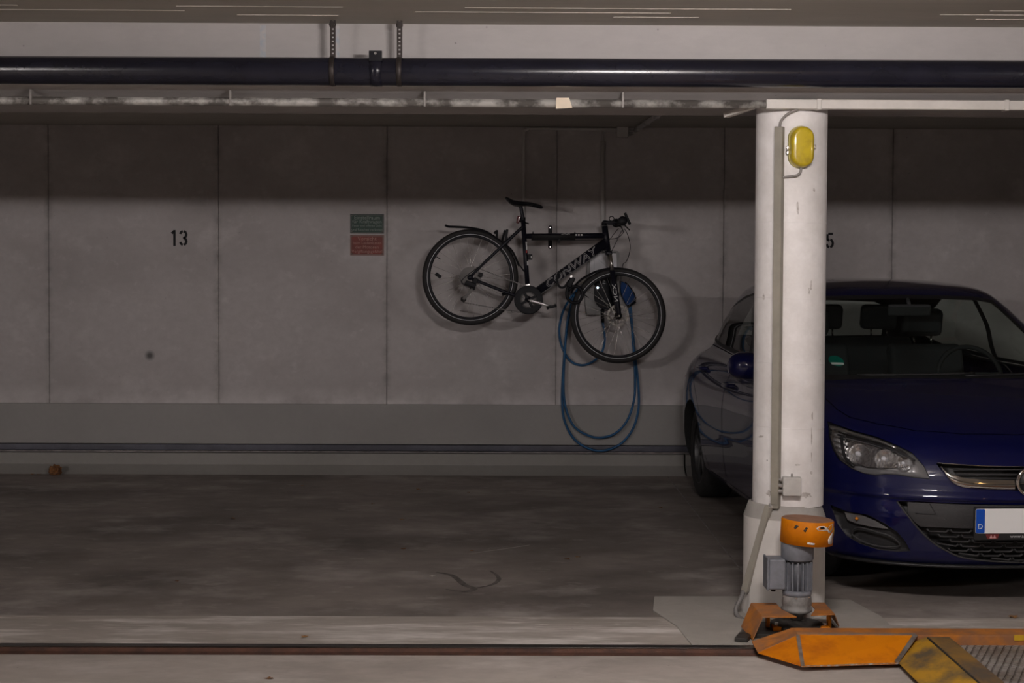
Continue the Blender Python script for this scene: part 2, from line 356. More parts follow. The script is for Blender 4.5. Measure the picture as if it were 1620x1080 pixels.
for k, (a, b) in enumerate(((X0, kx), (kx + 0.012, X1))):
    struct(MB().prism([(11.835, 0.145), (11.83, 0.06), (11.76, 0.022), (11.70, 0.0), (11.95, 0.0), (11.95, 0.145)], lambda u, v, a=a: (a, u, v), (b - a, 0, 0)), 'trim_3' if k == 0 else 'trim_4', m_kerb, 0.004)
BEAM_Y0, BEAM_Y1, BEAM_Z = 6.83, 7.46, 2.295
beam = struct(MB().prism([(BEAM_Y0, CEIL_Z), (BEAM_Y0, 2.362), (7.05, BEAM_Z), (BEAM_Y1 - 0.02, BEAM_Z), (BEAM_Y1, BEAM_Z + 0.02), (BEAM_Y1, CEIL_Z)], lambda u, v: (X0, u, v), (X1 - X0, 0, 0)), 'ceiling_beam', m_beam)
m_bluechalk = mat('pale_blue_paint', (0.36, 0.40, 0.45), 0.8, c2=(0.47, 0.45, 0.44), scale=30)
for px in (416, 532):
    p = at(px, 66, BEAM_Y0); MB().box(p.x - 0.013, p.x + 0.013, BEAM_Y0 - 0.0015, BEAM_Y0 + 0.01, 2.45, CEIL_Z - 0.01).build('paint_mark', m_bluechalk, beam)

# steel running rail of the parking pallets
rail = empty('running_rail', (0, 6.40, 0)); tag(rail, 'long rust-brown steel rail set across the floor in front of the bays', 'rail')
MB().prism([(6.305, -0.02), (6.305, 0.002), (6.335, 0.005), (6.352, 0.016), (6.408, 0.016), (6.414, 0.005), (6.425, 0.002), (6.425, -0.02)], lambda u, v: (X0, u, v), (X1 - X0, 0, 0)).build('rail_foot', m_rust, rail)
MB().box(X0, X1, 6.354, 6.406, 0.016, 0.021).build('running_surface', m_railtop, rail, 0.002)

# ------------------------------------------------------------------ lamps of the garage
def tube_lamp(x, y, z, ln, rad, power, label):
    t = empty('tube_lamp', (x, y, CEIL_Z)); tag(t, label, 'lamp', 'tube lamps along the aisle')
    MB().prism(rrect(0.12, 0.05, 0.012), lambda u, v: (x - ln / 2 - 0.04, y + u, z + rad + 0.024 + v), (ln + 0.08, 0, 0)).build('housing', m_white, t)
    m = mat('lit_diffuser_%d' % int(power), (0.9, 0.9, 0.9), 0.4, emit=(*LAMP_COOL, power))
    MB().tube([(x - ln / 2, y, z), (x + ln / 2, y, z)], rad, 14).build('diffuser', m, t)
    for s in (-1, 1): MB().box(x + s * ln / 3 - 0.02, x + s * ln / 3 + 0.02, y - 0.03, y + 0.03, z + rad + 0.02, CEIL_Z).build('ceiling_bracket', m_galv, t)
for a in LAMPS: tube_lamp(*a)
bx_, by_, bz_, bp_ = BULB
t = empty('bulkhead_lamp', (bx_, by_, CEIL_Z)); tag(t, 'small round bulkhead lamp with an amber bulb under the ceiling', 'lamp')
MB().lathe([(0.0, 0), (0.09, 0), (0.09, 0.05), (0.075, 0.06)], (bx_, by_, CEIL_Z), (0, 0, -1), 24).build('base', m_black, t)
MB().lathe([(0.0, 0.145), (0.035, 0.13), (0.05, 0.10), (0.045, 0.06)], (bx_, by_, CEIL_Z), (0, 0, -1), 20).build('bulb', mat('amber_bulb', (0.9, 0.7, 0.4), 0.4, emit=(*LAMP_WARM, bp_)), t)

# ------------------------------------------------------------------ drain pipe under the ceiling
PY, PZ, PR_ = 6.735, 2.409, 0.060
dp = empty('drain_pipe', (0, PY, PZ)); tag(dp, 'thick navy-black drain pipe running along the beam under the ceiling', 'pipe')
MB().tube([(X0 + 0.02, PY, PZ - 0.012), (0, PY, PZ), (X1 - 0.02, PY, PZ + 0.012)], PR_, 32).build('pipe', m_pipe, dp)
for px in (526.5, 632):
    sx = at(px, 70, PY).x
    st = MB()
    st.tube([Vector((sx, PY, PZ)) + Vector((0, math.cos(a), math.sin(a))) * (PR_ + 0.002) for a in [2 * math.pi * k / 32 for k in range(32)]], 0.0035, 6, closed=True, ell=(0.6, 3.6))
    o = st.build('strap_loop', m_strap, dp)
    hg = MB()
    zt = CEIL_Z; zb = PZ + PR_ + 0.002; holes = 9; w = 0.012
    # perforated band: two edge strips and the webs between the holes
    hg.box(sx - w, sx - 0.004, PY - 0.0015, PY + 0.0015, zb, zt); hg.box(sx + 0.004, sx + w, PY - 0.0015, PY + 0.0015, zb, zt)
    step = (zt - zb) / holes
    for k in range(holes): hg.box(sx - 0.004, sx + 0.004, PY - 0.0015, PY + 0.0015, zb + k * step, zb + k * step + step * 0.62)
    hg.build('hanger_band', m_strap, dp)
    MB().lathe([(0.0, 0.014), (0.009, 0.014), (0.009, 0.003), (0.016, 0.003), (0.016, 0.0)], (sx, PY - 0.006, CEIL_Z - 0.02), (0, -1, 0), 8, False).build('bolt', m_strap, dp)
cx_ = at(595.5, 90, PY).x
MB().tube([Vector((cx_, PY, PZ)) + Vector((0, math.cos(a), math.sin(a))) * (PR_ + 0.002) for a in [2 * math.pi * k / 32 for k in range(32)]], 0.005, 6, closed=True, ell=(0.5, 5.6)).build('pipe_clamp', m_pipe, dp)
MB().box(cx_ - 0.028, cx_ + 0.028, PY - 0.055, PY - 0.047, PZ + 0.038, PZ + 0.082).build('clamp_lug', m_black, dp, 0.002)
MB().lathe([(0.0, 0.006), (0.006, 0.006), (0.006, 0)], (cx_, PY - 0.055, PZ + 0.070), (0, -1, 0), 8, False).build('clamp_bolt', m_zinc, dp)

# ------------------------------------------------------------------ conduits under the beam
CY_, CZ_ = 6.895, 2.294
cnd = empty('steel_conduit', (0, CY_, CZ_)); tag(cnd, 'patchy galvanised steel conduit running below the beam left of the column', 'conduit')
jx = at(1215, 164, CY_).x
MB().tube([(X0 + 0.02, CY_, CZ_), (jx, CY_, CZ_)], 0.018, 14).build('pipe', m_galv, cnd)
for px in (-250, 50, 365, 672, 985):
    x = at(px, 164, CY_).x
    MB().box(x - 0.005, x + 0.005, CY_ - 0.0205, CY_ + 0.0205, CZ_ - 0.0195, 2.343).build('clip', m_cable, cnd, 0.003)
dct = empty('cable_duct', (2.0, 6.905, CZ_)); tag(dct, 'white plastic cable duct below the beam from the column rightwards', 'cable duct')
MB().box(jx - 0.01, X1 - 0.02, 6.872, 6.918, CZ_ - 0.021, CZ_ + 0.021).build('duct', m_whiteplastic, dct, 0.004)
for px in (1294, 1590):
    x = at(px, 164, 6.9).x; MB().box(x - 0.010, x + 0.010, 6.868, 6.922, CZ_ - 0.024, CZ_ + 0.024).build('joint_cover', m_whiteplastic, dct, 0.003)
a = at(1180, 178, 6.97)
tag(MB().bar((jx - 0.06, 6.945, CZ_ - 0.004), (a.x - 0.07, 7.10, CZ_ - 0.030), 0.03, 0.022, (0, 0, 1)).build('duct_offcut', m_whiteplastic, None, 0.003), 'short white duct piece branching back beside the column head', 'cable duct')
p = at(891, 165, 6.87)
tg = MB().add([(p.x - 0.030, 6.873, CZ_ + 0.022), (p.x + 0.026, 6.873, CZ_ + 0.022), (p.x + 0.040, 6.868, CZ_ - 0.022), (p.x - 0.032, 6.866, CZ_ - 0.027)], [(0, 1, 2, 3)]).build('paper_tag', m_paper)
sm = tg.modifiers.new('thick', 'SOLIDIFY'); sm.thickness = 0.0008; tag(tg, 'small cream paper tag stuck on the steel conduit', 'tag')

# ------------------------------------------------------------------ column
CX, CYc, RU, RB = 1.310, 7.09, 0.1595, 0.1845
colm = empty('column', (CX, CYc, 0)); tag(colm, 'round white-painted concrete column on a thicker base', 'column')
MB().lathe([(RU, 0.505), (RU, 2.30)], (CX, CYc, 0), (0, 0, 1), 56).build('shaft', m_col, colm)
for z in (0.86, 1.15, 1.44, 1.78):
    MB().lathe([(RU - 0.004, -0.003), (RU + 0.0008, -0.0015), (RU + 0.0008, 0.0015), (RU - 0.004, 0.003)], (CX, CYc, z), (0.03, 0, 1), 56).build('casting_line', m_col, colm)
MB().lathe([(RB + 0.006, 0.0105), (RB + 0.006, 0.03), (RB, 0.06), (RB, 0.452)], (CX - 0.014, CYc, 0), (0, 0, 1), 56).build('base', m_colbase, colm)
MB().lathe([(RB, 0.452), (RB - 0.004, 0.462), (RU + 0.004, 0.512), (RU - 0.01, 0.516)], (CX - 0.014, CYc, 0), (0, 0, 1), 56).build('base_shoulder', concrete('bare_grey_shoulder', (0.40, 0.38, 0.355), (0.30, 0.28, 0.26), (0.48, 0.46, 0.43), big=5, fine=30), colm)
def on_col(px, py, r=RU):
    """Point on the column skin that the pixel looks at, and the outward normal there."""
    Y = CYc - r * 0.9
    for _ in range(12):
        q = at(px, py, Y); dx = max(-r * 0.98, min(r * 0.98, q.x - CX)); Y = CYc - math.sqrt(r * r - dx * dx)
    q = at(px, py, Y); n = Vector((q.x - CX, q.y - CYc, 0)).normalized(); return q, n
def stain(px, py, w, h, seed, m):
    rs_ = random.Random(seed); q_, n_ = on_col(px, py); pts = []
    for k in range(12):
        a = 2 * math.pi * k / 12; f_ = rs_.uniform(0.55, 1.2); pts.append((px + w * f_ * math.cos(a), py + h * f_ * math.sin(a)))
    P_ = [on_col(a, b, RU + 0.0006)[0] for a, b in [(px, py)] + pts]
    MB().add(P_, [(0, i + 1, (i + 1) % 12 + 1) for i in range(12)], True).build('stain', m, colm)
m_stain = mat('grey_brown_stain', (0.40, 0.365, 0.335), 0.8, c2=(0.66, 0.62, 0.60), scale=45, lo=0.35, hi=0.6)
for k, (px, py, w, h) in enumerate(((1283, 452, 1.6, 9), (1285, 658, 1.3, 8), (1284, 690, 1.0, 16), (1284, 722, 0.9, 10), (1284, 748, 2.2, 4), (1280, 460, 1.2, 5), (1208, 470, 1.5, 6), (1262, 735, 6, 2), (1275, 783, 10, 5), (1217, 780, 5, 6), (1204, 690, 4, 2), (1288, 300, 2, 3), (1262, 330, 2, 12))): stain(px, py, w, h, k, m_stain)
# vertical trunking on the column
q, n = on_col(1232, 480); side = n.cross(Vector((0, 0, 1))).normalized()
tr = empty('column_trunking', (q.x, q.y, 0.5)); tag(tr, 'tall beige cable trunking up the front left of the column', 'trunking')
MB().obox((q.x + n.x * 0.012, q.y + n.y * 0.012, (0.505 + 2.20) / 2), side, n, (0, 0, 1), 0.0185, 0.0205, (2.20 - 0.505) / 2).build('channel', m_beige, tr, 0.003)
MB().obox((q.x + n.x * 0.034, q.y + n.y * 0.034, (0.525 + 2.19) / 2), side, n, (0, 0, 1), 0.0165, 0.0020, (2.19 - 0.525) / 2).build('lid', m_beige, tr, 0.001)
b0 = q + n * 0.012
MB().tube(spline([(b0.x, b0.y, 2.195), (b0.x + 0.004, b0.y - 0.01, 2.225), (b0.x + 0.03, b0.y - 0.03, 2.255), (b0.x + 0.07, b0.y - 0.05, 2.275)]), 0.006, 8).build('cable', m_cable, tr)
# slanted trunking down to the floor
s0, n0 = on_col(1219, 800, RB); s1, n1 = on_col(1181, 934, RB + 0.02)
st = empty('slanted_trunking', (s1.x, s1.y, s1.z)); tag(st, 'slanted warm grey cable trunking down the column base to the drive', 'trunking')
up = (n0 + n1).normalized()
MB().bar(s0 + up * 0.010, s1 + up * 0.010, 0.032, 0.022, up).build('channel', m_beige2, st, 0.003)
MB().bar(s0 + up * 0.022, s1 + up * 0.022, 0.028, 0.003, up).build('lid', m_beige2, st, 0.001)
MB().bar((q.x + n.x * 0.015, q.y + n.y * 0.015, 0.52), s0 + up * 0.008, 0.022, 0.016, up).build('joint_piece', m_cable, st, 0.002)
h0 = s1 + up * 0.02
hose = spline([h0, at(1172, 946, h0.y - 0.02), at(1164.5, 962, h0.y - 0.03), at(1167, 974, h0.y - 0.05), at(1178, 983, h0.y - 0.09)], 10)
rs = [0.0105 + 0.0016 * (1 if (k // 1) % 2 else -1) for k in range(len(hose))]
tag(MB().tube(hose, rs, 10).build('corrugated_hose', mat('corrugated_grey_hose', (0.17, 0.16, 0.155), 0.5)), 'bent corrugated grey cable hose left of the column base', 'hose')
c0, _ = on_col(1183, 938, RB + 0.012)
tag(MB().tube(spline([c0, at(1195, 945, c0.y - 0.01), at(1208, 940, c0.y - 0.02), at(1213, 925, c0.y - 0.08)], 8), 0.0045, 8).build('loose_cable', m_cable), 'thin pale cable sagging from the slanted trunking to the motor', 'cable')
# yellow capsule box
q, n = on_col(1266, 233); side = Vector((-n.y, n.x, 0)).normalized()
yb = empty('capsule_box', (q.x, q.y, q.z - 0.09)); tag(yb, 'yellow capsule-shaped plastic box mounted near the column top', 'box')
ringsY = [(0.0, 1.0), (0.030, 1.0), (0.046, 0.965), (0.056, 0.88), (0.060, 0.74), (0.0605, 0.60)]
W_, H_ = 0.104, 0.182
def capsule(k, n_=10):
    w, h = W_ * k, H_ - W_ * (1 - k); r = w / 2
    return [(r * math.cos(t), (h / 2 - r) + r * math.sin(t)) for t in [math.pi * i / n_ for i in range(n_ + 1)]] + [(r * math.cos(t), -(h / 2 - r) + r * math.sin(t)) for t in [math.pi + math.pi * i / n_ for i in range(n_ + 1)]]
vs = []; fs = []; m_ = 22
for d, k in ringsY:
    for u, v in capsule(k): vs.append(q + n * d + side * u + Vector((0, 0, v)))
for i in range(len(ringsY) - 1):
    for k in range(m_): fs.append((i * m_ + k, i * m_ + (k + 1) % m_, (i + 1) * m_ + (k + 1) % m_, (i + 1) * m_ + k))
fs.append(tuple((len(ringsY) - 1) * m_ + k for k in range(m_)))
MB().add(vs, fs, True).build('shell', m_yellow, yb)
vs2 = [q + n * d + side * u * 1.05 + Vector((0, 0, v * 1.03)) for d in (-0.012, 0.014) for u, v in capsule(1.0)]
MB().add(vs2, [tuple(range(m_, 2 * m_))] + [(k, (k + 1) % m_, m_ + (k + 1) % m_, m_ + k) for k in range(m_)]).build('back_plate', mat('dirty_yellow', (0.42, 0.36, 0.10), 0.5), yb)
for dz, s in ((-0.025, -1), (-0.004, -1), (0.002, 1)):
    c = q + side * s * 0.060 + n * 0.012 + Vector((0, 0, dz)); MB().obox(c, side, n, (0, 0, 1), 0.006, 0.010, 0.008).build('latch', m_zinc, yb, 0.002)
e0 = q + n * 0.02 + Vector((0, 0, -H_ / 2)); e1, _ = on_col(1240, 280)
MB().tube(spline([e0, e0 + Vector((-0.004, 0, -0.02)), e0 + Vector((-0.022, -0.006, -0.034)), e1 + n * 0.012, e1 + Vector((-0.014, 0, 0)) + n * 0.014]), 0.0055, 8).build('cable', m_cable, yb)
# junction box
q, n = on_col(1252, 768); side = Vector((-n.y, n.x, 0)).normalized()
jb = empty('junction_box', (q.x, q.y, q.z - 0.04)); tag(jb, 'small square grey junction box low on the column', 'junction box')
MB().obox(q + n * 0.012, side, n, (0, 0, 1), 0.041, 0.020, 0.042).build('body', m_greybox, jb, 0.006)
MB().obox(q + n * 0.036, side, n, (0, 0, 1), 0.040, 0.005, 0.041).build('lid', m_greybox, jb, 0.004)
MB().lathe([(0.0, 0.016), (0.005, 0.014), (0.006, 0.0)], q + n * 0.02 + Vector((0, 0, 0.042)), (0, 0, 1), 10).build('stub', m_cable, jb)
for dz in (0.026, 0.0, -0.026):
    MB().tube(spline([q + n * 0.014 - side * 0.040 + Vector((0, 0, dz * 0.9)), q + n * 0.016 - side * 0.056 + Vector((0, 0, dz + 0.004)), q + n * 0.010 - side * 0.078 + Vector((0, 0.012, dz + 0.012))], 6), 0.0085 if dz < 0.02 else 0.006, 8).build('cable_entry', m_cable, jb)

# ------------------------------------------------------------------ numbers and signs on the back wall
def stroke(mb, pts, w, y, t=0.0012):
    """Flat painted stroke of width w along pts (x, z) on the wall plane y."""
    P = [Vector((p[0], 0, p[1])) for p in pts]; L_ = []; R_ = []
    for i, p in enumerate(P):
        d = (P[min(i + 1, len(P) - 1)] - P[max(i - 1, 0)]).normalized(); nn = Vector((-d.z, 0, d.x)) * w / 2
        L_.append(p + nn); R_.append(p - nn)
    n_ = len(P); vs = [v + Vector((0, y, 0)) for v in L_ + R_] + [v + Vector((0, y - t, 0)) for v in L_ + R_]
    fs = []
    for i in range(n_ - 1):
        fs += [(2 * n_ + i, 2 * n_ + i + 1, 3 * n_ + i + 1, 3 * n_ + i), (i, i + 1, 2 * n_ + i + 1, 2 * n_ + i), (n_ + i, 3 * n_ + i, 3 * n_ + i + 1, n_ + i + 1)]
    fs += [(0, 2 * n_, 3 * n_, n_), (n_ - 1, 2 * n_ - 1, 4 * n_ - 1, 3 * n_ - 1)]
    mb.add(vs, fs)
def arc(cx, cz, rx, rz, a0, a1, n_=8): return [(cx + rx * math.cos(math.radians(a0 + (a1 - a0) * k / n_)), cz + rz * math.sin(math.radians(a0 + (a1 - a0) * k / n_))) for k in range(n_ + 1)]
def digit(mb, ch, x, z, h, y):
    w = h * 0.15; a = h * 0.19; H = h - w; b = z + w / 2; tp = b + H
    S = lambda pts: stroke(mb, [(x + u, v) for u, v in pts], w, y)
    if ch == '1': S([(0.02 * h, z), (0.02 * h, z + h)]); S([(-0.15 * h, z + 0.78 * h), (-0.005 * h, z + 0.93 * h)])
    if ch == '3':
        r = H / 4
        S(arc(0, tp - r, a, r, 80, -80)); S(arc(0, tp - r, a, r, 170, 100, 4)); S(arc(0, b + r, a, r, 80, -80)); S(arc(0, b + r, a, r, 190, 260, 4)); S([(-0.02 * h, b + 2 * r), (0.09 * h, b + 2 * r)])
    if ch == '4': S([(0.08 * h, z), (0.08 * h, z + 0.55 * h)]); S([(-0.02 * h, z + h), (-0.20 * h, z + 0.30 * h)]); S([(-0.20 * h, z + 0.25 * h), (0.02 * h, z + 0.25 * h)]); S([(0.14 * h, z + 0.25 * h), (0.22 * h, z + 0.25 * h)])
    if ch == '5':
        r = H * 0.29
        S([(-0.15 * h, z + 0.53 * h), (-0.15 * h, z + 0.90 * h)]); S([(-0.10 * h, tp), (0.20 * h, tp)]); S(arc(0, b + r, a, r, 140, 95, 4)); S(arc(0, b + r, a, r, 80, -80)); S(arc(0, b + r, a, r, 190, 260, 4))
for body, px0, px1, pyb, label in (('13', 275.5, 290, 389, 'black stencilled number 13'), ('14', 785.5, 799.5, 389, 'black stencilled number 14, mostly behind the bicycle'), ('15', 1298, 1312.5, 393, 'black stencilled number 15, half behind the column')):
    nb = MB(); y = WALL_Y - 0.001
    for ch, px in zip(body, (px0, px1)):
        p = at(px, pyb, y); digit(nb, ch, p.x, p.z, 0.121, y)
    nb.build('stencilled_number', m_paint, wall, label=label)

def sign(name, px0, px1, py0, py1, face, edge, lines, sizes, tm, label):
    a = at(px0, py0, WALL_Y); b = at(px1, py1, WALL_Y); cx, cz, w, h = (a.x + b.x) / 2, (a.z + b.z) / 2, b.x - a.x, a.z - b.z
    t = empty(name, (cx, WALL_Y, b.z)); tag(t, label, 'sign')
    MB().box(cx - w / 2, cx + w / 2, WALL_Y - 0.005, WALL_Y - 0.0005, cz - h / 2, cz + h / 2).build('plate', edge, t, 0.001)
    fr = MB(); e = 0.006
    MB().box(cx - w / 2 + 0.012, cx + w / 2 - 0.012, WALL_Y - 0.0066, WALL_Y - 0.004, cz - h / 2 + 0.010, cz + h / 2 - 0.010).build('enamel_field', face, t, 0.0005)
    for i, (ln, s) in enumerate(zip(lines, sizes)):
        z = cz + h / 2 - 0.012 - (h - 0.026) * (i + 0.5) / len(lines)
        text('lettering', ln, tm, t, on_wall((cx, WALL_Y - 0.0068, z)), s, xs=1.0)
    for i in (-1, 1):
        for j in (-1, 1): MB().lathe([(0.0, 0.003), (0.004, 0.002), (0.005, 0.0)], (cx + i * (w / 2 - 0.014), WALL_Y - 0.0064, cz + j * (h / 2 - 0.012)), (0, -1, 0), 10).build('screw', m_zinc, t)
m_letter_g = mat('faded_green_lettering', (0.26, 0.30, 0.27), 0.6); m_letter_r = mat('faded_pink_lettering', (0.46, 0.24, 0.20), 0.6)
sign('green_sign', 554, 607.5, 338.5, 369.5, mat('dark_green_enamel', (0.018, 0.060, 0.046), 0.35, var=0.3, scale=15), mat('green_sign_edge', (0.085, 0.095, 0.088), 0.5), ['Einstellraum', 'für Kraftwagen', 'Feuer und offenes Licht', 'und Rauchen verboten'], (0.040, 0.037, 0.0235, 0.0255), m_letter_g, 'dark green enamel sign on the wall above the red sign')
sign('red_sign', 554, 607.5, 371.5, 404, mat('dull_red_enamel', (0.235, 0.030, 0.018), 0.4, var=0.3, scale=15), mat('red_sign_edge', (0.24, 0.13, 0.11), 0.5), ['Vorsicht', 'beim Laufenlassen', 'der Motoren', 'Vergiftungsgefahr!'], (0.042, 0.030, 0.034, 0.032), m_letter_r, 'dull red enamel warning sign on the wall below the green sign')

# ------------------------------------------------------------------ conduits and box high on the back wall
WY = WALL_Y - 0.014
def wall_run(name, pxs, r, label, m=m_greycond, sm=4):
    pts = [at(px, py, WY) for px, py in pxs]
    return tag(MB().tube(spline(pts, sm) if sm else pts, r, 10).build(name, m), label, 'conduit')
wall_run('wall_conduit', [(828.5, 345), (828.5, 300), (828.5, 213), (830, 207), (836, 203.5), (845, 203.5), (977, 204.5)], 0.0115, 'thin grey conduit rising behind the saddle and turning along the wall top')
wall_run('wall_conduit', [(953.5, 402), (953.5, 300), (954, 224)], 0.0165, 'thicker grey conduit rising straight up from the charging box', sm=0)
wall_run('supply_cable', [(954, 226), (953.5, 212), (957, 207.5), (965, 207), (977, 207.5)], 0.006, 'short grey cable bending from the thicker conduit to the junction box')
p = at(984.5, 209, WALL_Y)
jb = empty('junction_box', (p.x, WALL_Y, p.z - 0.04)); tag(jb, 'grey square junction box under the ceiling on the back wall', 'junction box')
MB().box(p.x - 0.044, p.x + 0.044, WALL_Y - 0.04, WALL_Y, p.z - 0.042, p.z + 0.042).build('body', m_greycond, jb, 0.005)
MB().box(p.x - 0.043, p.x + 0.043, WALL_Y - 0.050, WALL_Y - 0.041, p.z - 0.041, p.z + 0.041).build('lid', m_greycond, jb, 0.004)
for k in (-1, 0, 1):
    MB().tube(spline([(p.x + 0.044, WALL_Y - 0.02, p.z + 0.012 * k - 0.006), (p.x + 0.075, WALL_Y - 0.022, p.z - 0.008 + 0.014 * k), (p.x + 0.110, WALL_Y - 0.035, p.z + 0.004)], 6), 0.005, 8).build('cable_entry', m_greycond, jb)
ce = atz(1055, 172, CEIL_Z - 0.02)
cc = empty('ceiling_conduit', (p.x + 0.11, WALL_Y - 0.03, CEIL_Z)); tag(cc, 'straight grey conduit crossing the dark ceiling above the bicycle', 'conduit')
A = Vector((p.x + 0.100, WALL_Y - 0.03, CEIL_Z - 0.022)); B = Vector((ce.x, ce.y, CEIL_Z - 0.022)); B = A + (B - A) * 1.15
if B.y < BEAM_Y1 + 0.05: B = A + (B - A) * ((A.y - BEAM_Y1 - 0.05) / (A.y - B.y))
MB().tube([A, B], 0.018, 12).build('pipe', m_greycond, cc)
for k in (0.12, 0.34, 0.6, 0.85):
    c = A.lerp(B, k); MB().obox((c.x, c.y, CEIL_Z - 0.021), B - A, (B - A).cross(Vector((0, 0, 1))), (0, 0, 1), 0.008, 0.022, 0.021).build('clip', m_greycond, cc, 0.003)

# ------------------------------------------------------------------ charging box, its plug and the blue cable
m_wbgrey = mat('grey_charger_shell', (0.24, 0.235, 0.235), 0.45); m_wblight = mat('pale_charger_front', (0.66, 0.66, 0.70), 0.4)
m_gloss = mat('glossy_black_panel', (0.010, 0.011, 0.016), 0.12, spec=0.6)
def wp(px, py, dy=0.0): return at(px, py, WALL_Y) + Vector((0, dy, 0))
wb = empty('charging_box', wp(952, 500)); tag(wb, 'grey wall-mounted car charging box with black front behind the front wheel', 'charging box')
def slab(pxs, y0, y1, smooth_n=5, closed=True):
    P = spline([wp(a, b) for a, b in pxs], smooth_n, True)
    return MB().prism([(v.x, v.z) for v in P], lambda u, v: (u, y1, v), (0, y0 - y1, 0))
slab([(931, 398), (935, 396.5), (972, 396.5), (977, 399), (978.5, 404), (978.5, 440), (978.5, 470), (977, 478), (970, 486), (950, 488), (949, 494), (946, 497), (930, 497), (927, 494), (924.5, 470), (927, 430), (929.5, 404)], -0.10 + WALL_Y, WALL_Y).build('shell', m_wbgrey, wb, 0.010)
slab([(933, 402), (936, 400.5), (970, 400.5), (973.5, 403), (974, 434), (973, 436), (937, 437), (933, 436), (932.5, 434)], WALL_Y - 0.112, WALL_Y - 0.09).build('upper_cover', m_wblight, wb, 0.006)
slab([(939, 439), (941, 438), (972, 437.5), (974, 439), (974, 472), (972, 480), (966, 486), (956, 489), (947, 485), (941, 478), (938.5, 470)], WALL_Y - 0.118, WALL_Y - 0.09).build('front_panel', m_gloss, wb, 0.008)
p = wp(944, 454.5); MB().lathe([(0.0, 0.003), (0.006, 0.002), (0.008, 0.0)], (p.x, WALL_Y - 0.1185, p.z), (0, -1, 0), 16).build('status_light', mat('blue_white_led', (0.6, 0.8, 1.0), 0.3, emit=(0.55, 0.75, 1.0, 6.0)), wb)
lg = MB(); p = wp(954, 445)
lg.tube(circle((p.x, WALL_Y - 0.1195, p.z), 0.009, n=16, a0=-0.3, a1=4.4, closed=False), 0.0016, 5); lg.box(p.x - 0.011, p.x + 0.011, WALL_Y - 0.1205, WALL_Y - 0.118, p.z - 0.016, p.z - 0.012); lg.box(p.x - 0.004, p.x + 0.006, WALL_Y - 0.1205, WALL_Y - 0.118, p.z - 0.003, p.z + 0.004)
lg.build('emblem', mat('grey_print', (0.5, 0.52, 0.55), 0.5), wb)
p = wp(938.5, 416); MB().box(p.x - 0.003, p.x + 0.003, WALL_Y - 0.1135, WALL_Y - 0.111, p.z - 0.05, p.z + 0.05).build('side_print', mat('grey_print', None), wb)
MB().tube([wp(951, 484, -0.05), wp(952.5, 496, -0.045), wp(953, 510, -0.045)], [0.016, 0.014, 0.012], 12).build('cable_gland', m_black, wb)
p = wp(931.5, 487); MB().lathe([(0, 0.003), (0.004, 0.002), (0.004, 0)], (p.x, WALL_Y - 0.10, p.z), (0, -1, 0), 10).build('screw', m_zinc, wb)
m_blue = mat('blue_rubber_cable', (0.008, 0.115, 0.29), 0.42, var=0.25, scale=6); m_bluep = mat('blue_plastic', (0.003, 0.042, 0.17), 0.55, spec=0.2)
pg = empty('charging_plug', wp(990, 490)); tag(pg, 'blue and black charging plug parked right of the charging box', 'plug')
ol = [(980.5, 446), (987, 447), (994, 454), (1000, 463), (1003, 473), (997, 480), (990.5, 482), (986, 474), (981.5, 463)]
P = spline([wp(a, b) for a, b in ol], 5, True); MB().prism([(v.x, v.z) for v in P], lambda u, v: (u, WALL_Y - 0.035, v), (0, -0.055, 0)).build('handle', m_bluep, pg, 0.012)
il = [(984, 459), (988, 458), (995, 466), (999, 474), (993, 479), (989, 477), (986, 468)]
P = spline([wp(a, b) for a, b in ol[1:6]], 5); MB().tube([v + Vector((0, -0.0625, 0)) for v in P], 0.0125, 8).build('grip_back', m_black, pg)
MB().tube([wp(1003.5, 475, -0.06), wp(991, 484, -0.06)], 0.018, 10).build('end_collar', m_black, pg)
MB().box(wp(976, 440).x, wp(984, 440).x, WALL_Y - 0.08, WALL_Y - 0.001, wp(980, 458).z, wp(980, 444).z).build('holster', m_black, pg, 0.006)
loop = [(953, 509, -.045), (955.5, 525, -.045), (956, 540, -.04), (951, 558, -.035), (938, 571, -.03), (920, 577, -.03), (902, 570, -.03), (889, 548, -.03), (884.5, 522, -.03), (890, 494, -.035), (900, 474, -.05), (908, 463, -.06),
        (911, 462, -.055), (908, 472, -.045), (900, 500, -.035), (894.5, 540, -.030), (890.5, 590, -.028), (889, 635, -.034), (894, 668, -.040), (912, 697, -.044), (944, 711.5, -.048), (976, 704, -.046), (999, 680, -.042), (1009.5, 645, -.036), (1009, 605, -.03), (1004.5, 565, -.03), (1001, 530, -.03), (997, 500, -.025), (991, 470, -.02), (975, 448, -.012), (940, 446, -.012), (916, 455, -.03),
        (910, 463, -.075), (904, 478, -.065), (897, 510, -.055), (893, 560, -.048), (891, 610, -.048), (895, 645, -.055), (907, 672, -.062), (927, 686, -.064), (948, 690.5, -.064), (972, 684, -.062), (991, 664, -.058), (1002, 632, -.052), (1004, 598, -.05), (1002, 560, -.05), (999.5, 525, -.052), (998, 500, -.055), (996.5, 482, -.058)]
bc = empty('charging_cable', wp(945, 711)); tag(bc, 'long blue charging cable hanging in loops below the charging box', 'cable')
MB().tube(spline([wp(a, b, d) for a, b, d in loop], 8), 0.0088, 10, True).build('cable', m_blue, bc)
hk = empty('cable_hook', wp(909, 470)); tag(hk, 'small black wall hook that carries the blue cable loops', 'hook')
MB().lathe([(0.0, 0.02), (0.016, 0.02), (0.018, 0.0)], wp(910, 466.5), (0, -1, 0), 16).build('base', m_black, hk)
MB().tube(spline([wp(910, 466.5, -.01), wp(910, 467, -.06), wp(910, 466, -.09), wp(910, 462, -.10)], 6), 0.007, 8).build('prong', m_black, hk)

